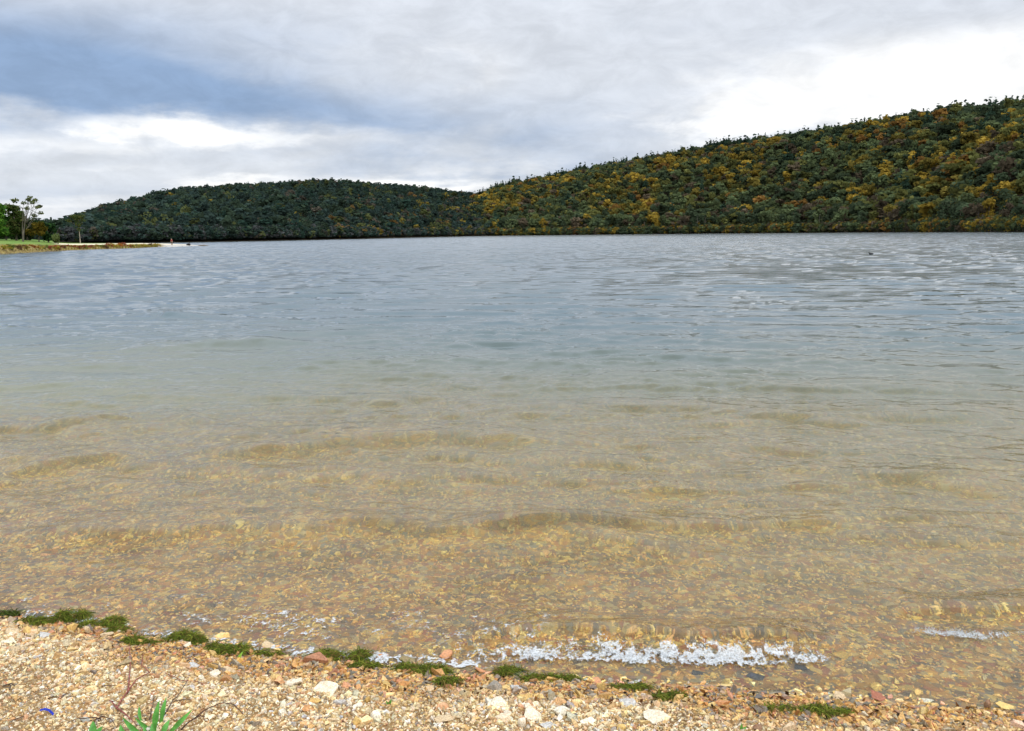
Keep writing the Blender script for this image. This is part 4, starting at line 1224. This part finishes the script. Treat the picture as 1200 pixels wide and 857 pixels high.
def foam(name, x0, x1, y0, y1, dens, label, mat, step=.0033, rough=.010, droplets=0, seed=0, thr=1.13):
    r = np.random.default_rng(seed)
    gx = np.arange(x0, x1, step); gy = np.arange(y0, y1, step)
    X, Y = np.meshgrid(gx, gy)
    X = X + r.uniform(-.3, .3, X.shape) * step; Y = Y + r.uniform(-.3, .3, Y.shape) * step
    d = dens(X, Y)
    lace = 1 - np.abs(fbm(X * 22, Y * 17, 400 + seed, 3) - .5) * 3.4
    fine = fbm(X * 110, Y * 90, 420 + seed, 3)
    big = fbm(X * 7, Y * 9, 430 + seed, 3)
    val = .42 * lace + .38 * fine + .42 * big
    keep = val > thr - d * .60
    keep &= d > .02
    base = np.maximum(water_z(X, Y), bed(X, Y))
    Z = base + .003 + rough * np.clip(d, 0, 1) * fbm(X * 30, Y * 30, 440, 4) ** 1.5 * 1.8
    fc = grid_faces(*X.shape)
    kf = keep.ravel()[fc].sum(1) >= 3
    fc = fc[kf]
    used, inv = np.unique(fc.ravel(), return_inverse=True)
    V = np.stack([X, Y, Z], -1).reshape(-1, 3)[used]
    cover = np.clip((val - (thr - d * .60)) / .16, 0, 1).ravel()[used]
    fc = inv.reshape(-1, 4)
    faces = [fc]
    if droplets:
        # bubbles and thrown drops
        octa = np.array([(1, 0, 0), (-1, 0, 0), (0, 1, 0), (0, -1, 0), (0, 0, 1), (0, 0, -1)], float)
        tri = np.array([(0, 2, 4), (2, 1, 4), (1, 3, 4), (3, 0, 4), (2, 0, 5), (1, 2, 5), (3, 1, 5), (0, 3, 5)])
        pr = (d * keep).ravel(); pr = pr / pr.sum()
        id_ = r.choice(len(pr), droplets, p=pr)
        c = np.stack([X, Y, Z], -1).reshape(-1, 3)[id_] + r.normal(0, .004, (droplets, 3)); c[:, 2] += np.abs(r.exponential(.005, droplets))
        s = r.uniform(.0008, .0034, droplets) 
        DV = (c[:, None, :] + octa[None] * s[:, None, None]).reshape(-1, 3)
        DT = (tri[None] + (np.arange(droplets) * 6)[:, None, None]).reshape(-1, 3) + len(V)
        V = np.concatenate([V, DV]); faces.append(DT); cover = np.concatenate([cover, np.ones(len(DV))])
    o = mesh_from(name, V, faces, mat, smooth=True, attrs={'cover': cover})
    tag(o, label, 'foam', kind='stuff')
    return o

def band(pts, w_front, w_back):
    P = np.array([[*on_plane(a, b, .02)[:2]] for a, b, *_ in pts]); S = np.array([c for _, _, c in pts])
    def f(X, Y):
        yc = np.interp(X, P[:, 0], P[:, 1]); st = np.interp(X, P[:, 0], S, left=0, right=0)
        dd = Y - yc + .05 * (fbm(X * 6, X * 0, 51, 3) - .5)
        return st * np.where(dd < 0, np.exp(-(dd / w_front) ** 4), np.exp(-(dd / w_back) ** 2))
    return f, P

def foams():
    fm = foam_mat()
    f1, P1 = band([(540, 768, 0), (560, 766, .75), (610, 764, .85), (660, 763, .95), (720, 766, 1.05), (780, 769, 1.15), (840, 769, 1.15), (900, 768, 1.1), (950, 767, .85), (975, 762, .5), (985, 760, 0)], .09, .13)
    foam('wave_foam', P1[:, 0].min(), P1[:, 0].max(), P1[:, 1].min() - .2, P1[:, 1].max() + .3, f1, 'long band of white foam where the small wave breaks at the shore, right of centre', fm, droplets=3500, seed=1, thr=1.10)
    f2, P2 = band([(1040, 735, 0), (1060, 738, .35), (1085, 741, .7), (1120, 742, .8), (1150, 743, .75), (1180, 740, .6), (1210, 738, .5), (1225, 738, 0)], .05, .06)
    foam('wave_foam', P2[:, 0].min(), P2[:, 0].max(), P2[:, 1].min() - .2, P2[:, 1].max() + .3, f2, 'short band of white foam on the breaking wavelet near the right edge', fm, droplets=1200, seed=2, thr=1.06)
    f3, P3 = band([(-40, 712, 0), (10, 716, .25), (55, 718, .52), (120, 724, .48), (200, 740, .52), (300, 752, .55), (400, 762, .60), (470, 768, .66), (540, 772, .72), (600, 772, 0)], .07, .07)
    foam('foam_line', P3[:, 0].min(), P3[:, 0].max(), P3[:, 1].min() - .2, P3[:, 1].max() + .3, f3, 'thin broken line of foam along the waterline at the left', fm, rough=.006, seed=3, thr=.96)
    f4, P4 = band([(-40, 690, .0), (60, 700, .38), (150, 708, .40), (300, 718, .40), (420, 725, .46), (520, 735, .48), (600, 738, .46), (680, 730, .3), (720, 725, 0)], .35, .34)
    foam('foam_flecks', P4[:, 0].min(), P4[:, 0].max(), P4[:, 1].min() - .4, P4[:, 1].max() + .5, f4, 'scattered white foam flecks drifting on the shallows at the left', fm, rough=.004, step=.005, seed=4, thr=1.015)

# ------------------------------------------------------------------ sky and light
SUN_EL, SUN_AZ = math.radians(50), math.radians(142)      # azimuth from +Y toward +X
def sky():
    w = bpy.data.worlds.new('World'); bpy.context.scene.world = w; w.use_nodes = True
    t = w.node_tree; t.nodes.clear(); n = NT(t)
    out = n.add('ShaderNodeOutputWorld')
    G = n.add('ShaderNodeTexCoord').outputs['Generated']
    s = n.add('ShaderNodeSeparateXYZ', {0: G})
    dx, dy, dz = s.outputs
    # where on the sky: azimuth and elevation, stirred by noise
    az = n.math('ARCTAN2', dx, dy); el = n.math('ARCSINE', dz)
    zc = n.math('ADD', n.math('MAXIMUM', dz, 0.0), 0.07)
    cv = n.add('ShaderNodeCombineXYZ', {0: n.math('DIVIDE', dx, zc), 1: n.math('DIVIDE', dy, zc), 2: 0.0})
    n1 = n.add('ShaderNodeTexNoise', {'Vector': cv, 'Scale': 0.85, 'Detail': 7.0, 'Roughness': 0.56, 'Distortion': 0.25})
    n2 = n.add('ShaderNodeTexNoise', {'Vector': cv, 'Scale': 0.33, 'Detail': 5.0, 'Roughness': 0.5})
    cv3 = n.add('ShaderNodeCombineXYZ', {0: n.math('MULTIPLY', az, 6.0), 1: n.math('MULTIPLY', el, 16.0), 2: 3.0})
    n3 = n.add('ShaderNodeTexNoise', {'Vector': cv3, 'Scale': 1.6, 'Detail': 6.0, 'Roughness': 0.6})
    k1 = n.math('SUBTRACT', n1.outputs[0], 0.5); k2 = n.math('SUBTRACT', n2.outputs[0], 0.5); k3 = n.math('SUBTRACT', n3.outputs[0], 0.5)
    a2 = n.math('ADD', az, n.math('MULTIPLY', k3, 0.16)); e2 = n.math('ADD', el, n.math('ADD', n.math('MULTIPLY', k1, 0.030), n.math('MULTIPLY', k3, 0.045)))
    def blob(px, py, rx, ry, st):
        d = ray(px, py); ca, ce = math.atan2(d.x, d.y), math.asin(d.z)
        u = n.math('DIVIDE', n.math('SUBTRACT', a2, ca), rx / F); v = n.math('DIVIDE', n.math('SUBTRACT', e2, ce), ry / F)
        q = n.math('ADD', n.math('MULTIPLY', u, u), n.math('MULTIPLY', v, v))
        return n.math('MULTIPLY', n.math('POWER', 2.71828, n.math('MULTIPLY', q, -1.0)), st)
    def total(bl):
        acc = None
        for b in bl:
            x = blob(*b); acc = x if acc is None else n.math('ADD', acc, x)
        return acc
    dark = total([(0, 15, 260, 34, .34), (300, 40, 200, 36, .2), (60, 92, 230, 34, .72), (-150, 90, 260, 60, .5), (250, 112, 190, 28, .50), (430, 140, 170, 24, .42), (620, 158, 200, 22, .36), (700, 120, 160, 30, .18), (20, 60, 130, 30, .25), (330, 176, 260, 12, .22), (650, 190, 170, 20, .38), (60, 225, 200, 12, .25), (450, 195, 200, 9, .2)])
    brt = total([(60, 172, 150, 12, .5), (330, 168, 110, 9, .5), (1090, 88, 190, 42, 1.1), (950, 130, 140, 26, .7), (1300, 110, 200, 45, .8), (180, 147, 80, 11, .85), (240, 158, 60, 8, .5), (470, 216, 130, 9, 1.0), (255, 214, 55, 7, .8), (120, 200, 60, 6, .35), (570, 70, 60, 30, .35), (60, 240, 120, 9, .4)])
    dark = n.math('ADD', dark, n.math('MULTIPLY', k1, 0.7)); dark = n.math('ADD', dark, n.math('MULTIPLY', k2, 0.25)); dark = n.math('ADD', dark, n.math('MULTIPLY', k3, 0.7))
    dk = n.maprange(dark, 0.0, 1.15)
    bk = n.math('ADD', brt, n.math('MULTIPLY', k3, 1.1)); bk = n.maprange(bk, 0.08, 0.95)
    c = n.mix(dk, rgb(7.6, 8.0, 8.7), rgb(3.0, 4.25, 6.4))
    c = n.mix(bk, c, rgb(11.2, 11.2, 11.2))
    cv4 = n.add('ShaderNodeCombineXYZ', {0: n.math('MULTIPLY', az, 9.0), 1: n.math('MULTIPLY', el, 20.0), 2: 8.0})
    n4 = n.add('ShaderNodeTexNoise', {'Vector': cv4, 'Scale': 1.7, 'Detail': 7.0, 'Roughness': 0.62, 'Distortion': 0.4})
    c = n.mix(1.0, c, n.maprange(n4.outputs[0], 0.25, 0.75, 0.88, 1.09), 'MULTIPLY')
    # the cloud deck gets brighter overhead, as an overcast sky does
    up = n.maprange(el, 0.19, 0.80, 1.0, 2.1)
    c = n.mix(n.maprange(el, 0.26, 0.5, 0.0, 0.6), c, n.mix(1.0, c, rgb(0.84, 0.98, 1.14), 'MULTIPLY'))
    c = n.mix(1.0, c, up, 'MULTIPLY')
    st = n.add('ShaderNodeTexSky', sky_type='NISHITA', sun_disc=False, sun_elevation=SUN_EL, sun_rotation=SUN_AZ)
    c = n.mix(0.93, st.outputs[0], c)
    bg = n.add('ShaderNodeBackground', {'Color': c, 'Strength': 0.1})
    n.set(out.inputs[0], bg)
    L = bpy.data.lights.new('sun', 'SUN'); L.energy = 2.0; L.angle = math.radians(25); L.color = (1.0, 0.95, 0.87)
    o = bpy.data.objects.new('sun', L); C.objects.link(o)
    d = Vector((math.sin(SUN_AZ) * math.cos(SUN_EL), math.cos(SUN_AZ) * math.cos(SUN_EL), math.sin(SUN_EL)))
    o.rotation_euler = d.to_track_quat('Z', 'Y').to_euler()

# ------------------------------------------------------------------ put it together
def main():
    sky()
    V, nr, nc, wet = build_ground()
    g = mesh_from('ground', V, [grid_faces(nr, nc)], ground_mat(), smooth=True, attrs={'wet': wet}); g['kind'] = 'structure'
    V, nr, nc, murk, deep, far = build_water()
    w = mesh_from('water', V, [grid_faces(nr, nc)], water_mat(), smooth=True, attrs={'murk': murk, 'deep': deep, 'far': far}); w['kind'] = 'structure'
    sm = stone_mat('gravel stone')
    # dry gravel, finer up the beach and coarser toward the drift line
    x, y = scatter(80000, -1.9, -0.02)
    s = y - yshore(x)
    size = rng.lognormal(math.log(.0145), .50, len(x)) * (1 + .45 * sstep(-.55, -.05, s) + .5 * np.clip(fbm(x * 2.4, y * 2.4, 88, 3) - .5, -.2, .5) * 2)
    o = chips('gravel', x, y, size, sm, .30, .42, flat=(.35, .75)); tag(o, 'pale tan and cream gravel of small angular stones covering the dry beach', 'gravel', kind='stuff')
    x, y = scatter(6500, -1.9, 0.0, lambda x, y, s: .15 + .85 * sstep(-.75, -.2, s))
    o = chips('gravel', x, y, rng.lognormal(math.log(.030), .30, len(x)), sm, .35, .40, flat=(.3, .6)); tag(o, 'larger flat chips of tan stone scattered through the beach gravel', 'gravel', kind='stuff')
    x, y = scatter(46000, -0.05, 4.5, lambda x, y, s: np.clip(1.1 - s / 6, 0, 1))
    o = chips('gravel', x, y, rng.lognormal(math.log(.030), .38, len(x)), sm, .25, .16, flat=(.25, .5)); tag(o, 'orange, ochre and grey flat stones covering the bed of the shallows', 'gravel', kind='stuff')
    x, y = scatter(9000, 4.3, 9.5, xlim=.72)
    o = chips('gravel', x, y, rng.lognormal(math.log(.055), .35, len(x)), sm, .25, .16, flat=(.2, .4)); tag(o, 'ochre stones on the lake bed in deeper water', 'gravel', kind='stuff')
    stones(); weeds(); litter(); plant(); twigs()
    foams()
    P, pxs = point_land()
    point_trees(); point_shrubs(P, pxs); driftwood(); far_person(); far_bird()
    woods()
    sc = bpy.context.scene
    sc.view_settings.view_transform = 'Standard'; sc.view_settings.look = 'None'; sc.view_settings.exposure = 0; sc.view_settings.gamma = 1
    sc.cycles.use_denoising = True
    sc.cycles.max_bounces = 6; sc.cycles.transmission_bounces = 4; sc.cycles.diffuse_bounces = 2; sc.cycles.glossy_bounces = 2
    sc.cycles.sample_clamp_indirect = 25.0

main()
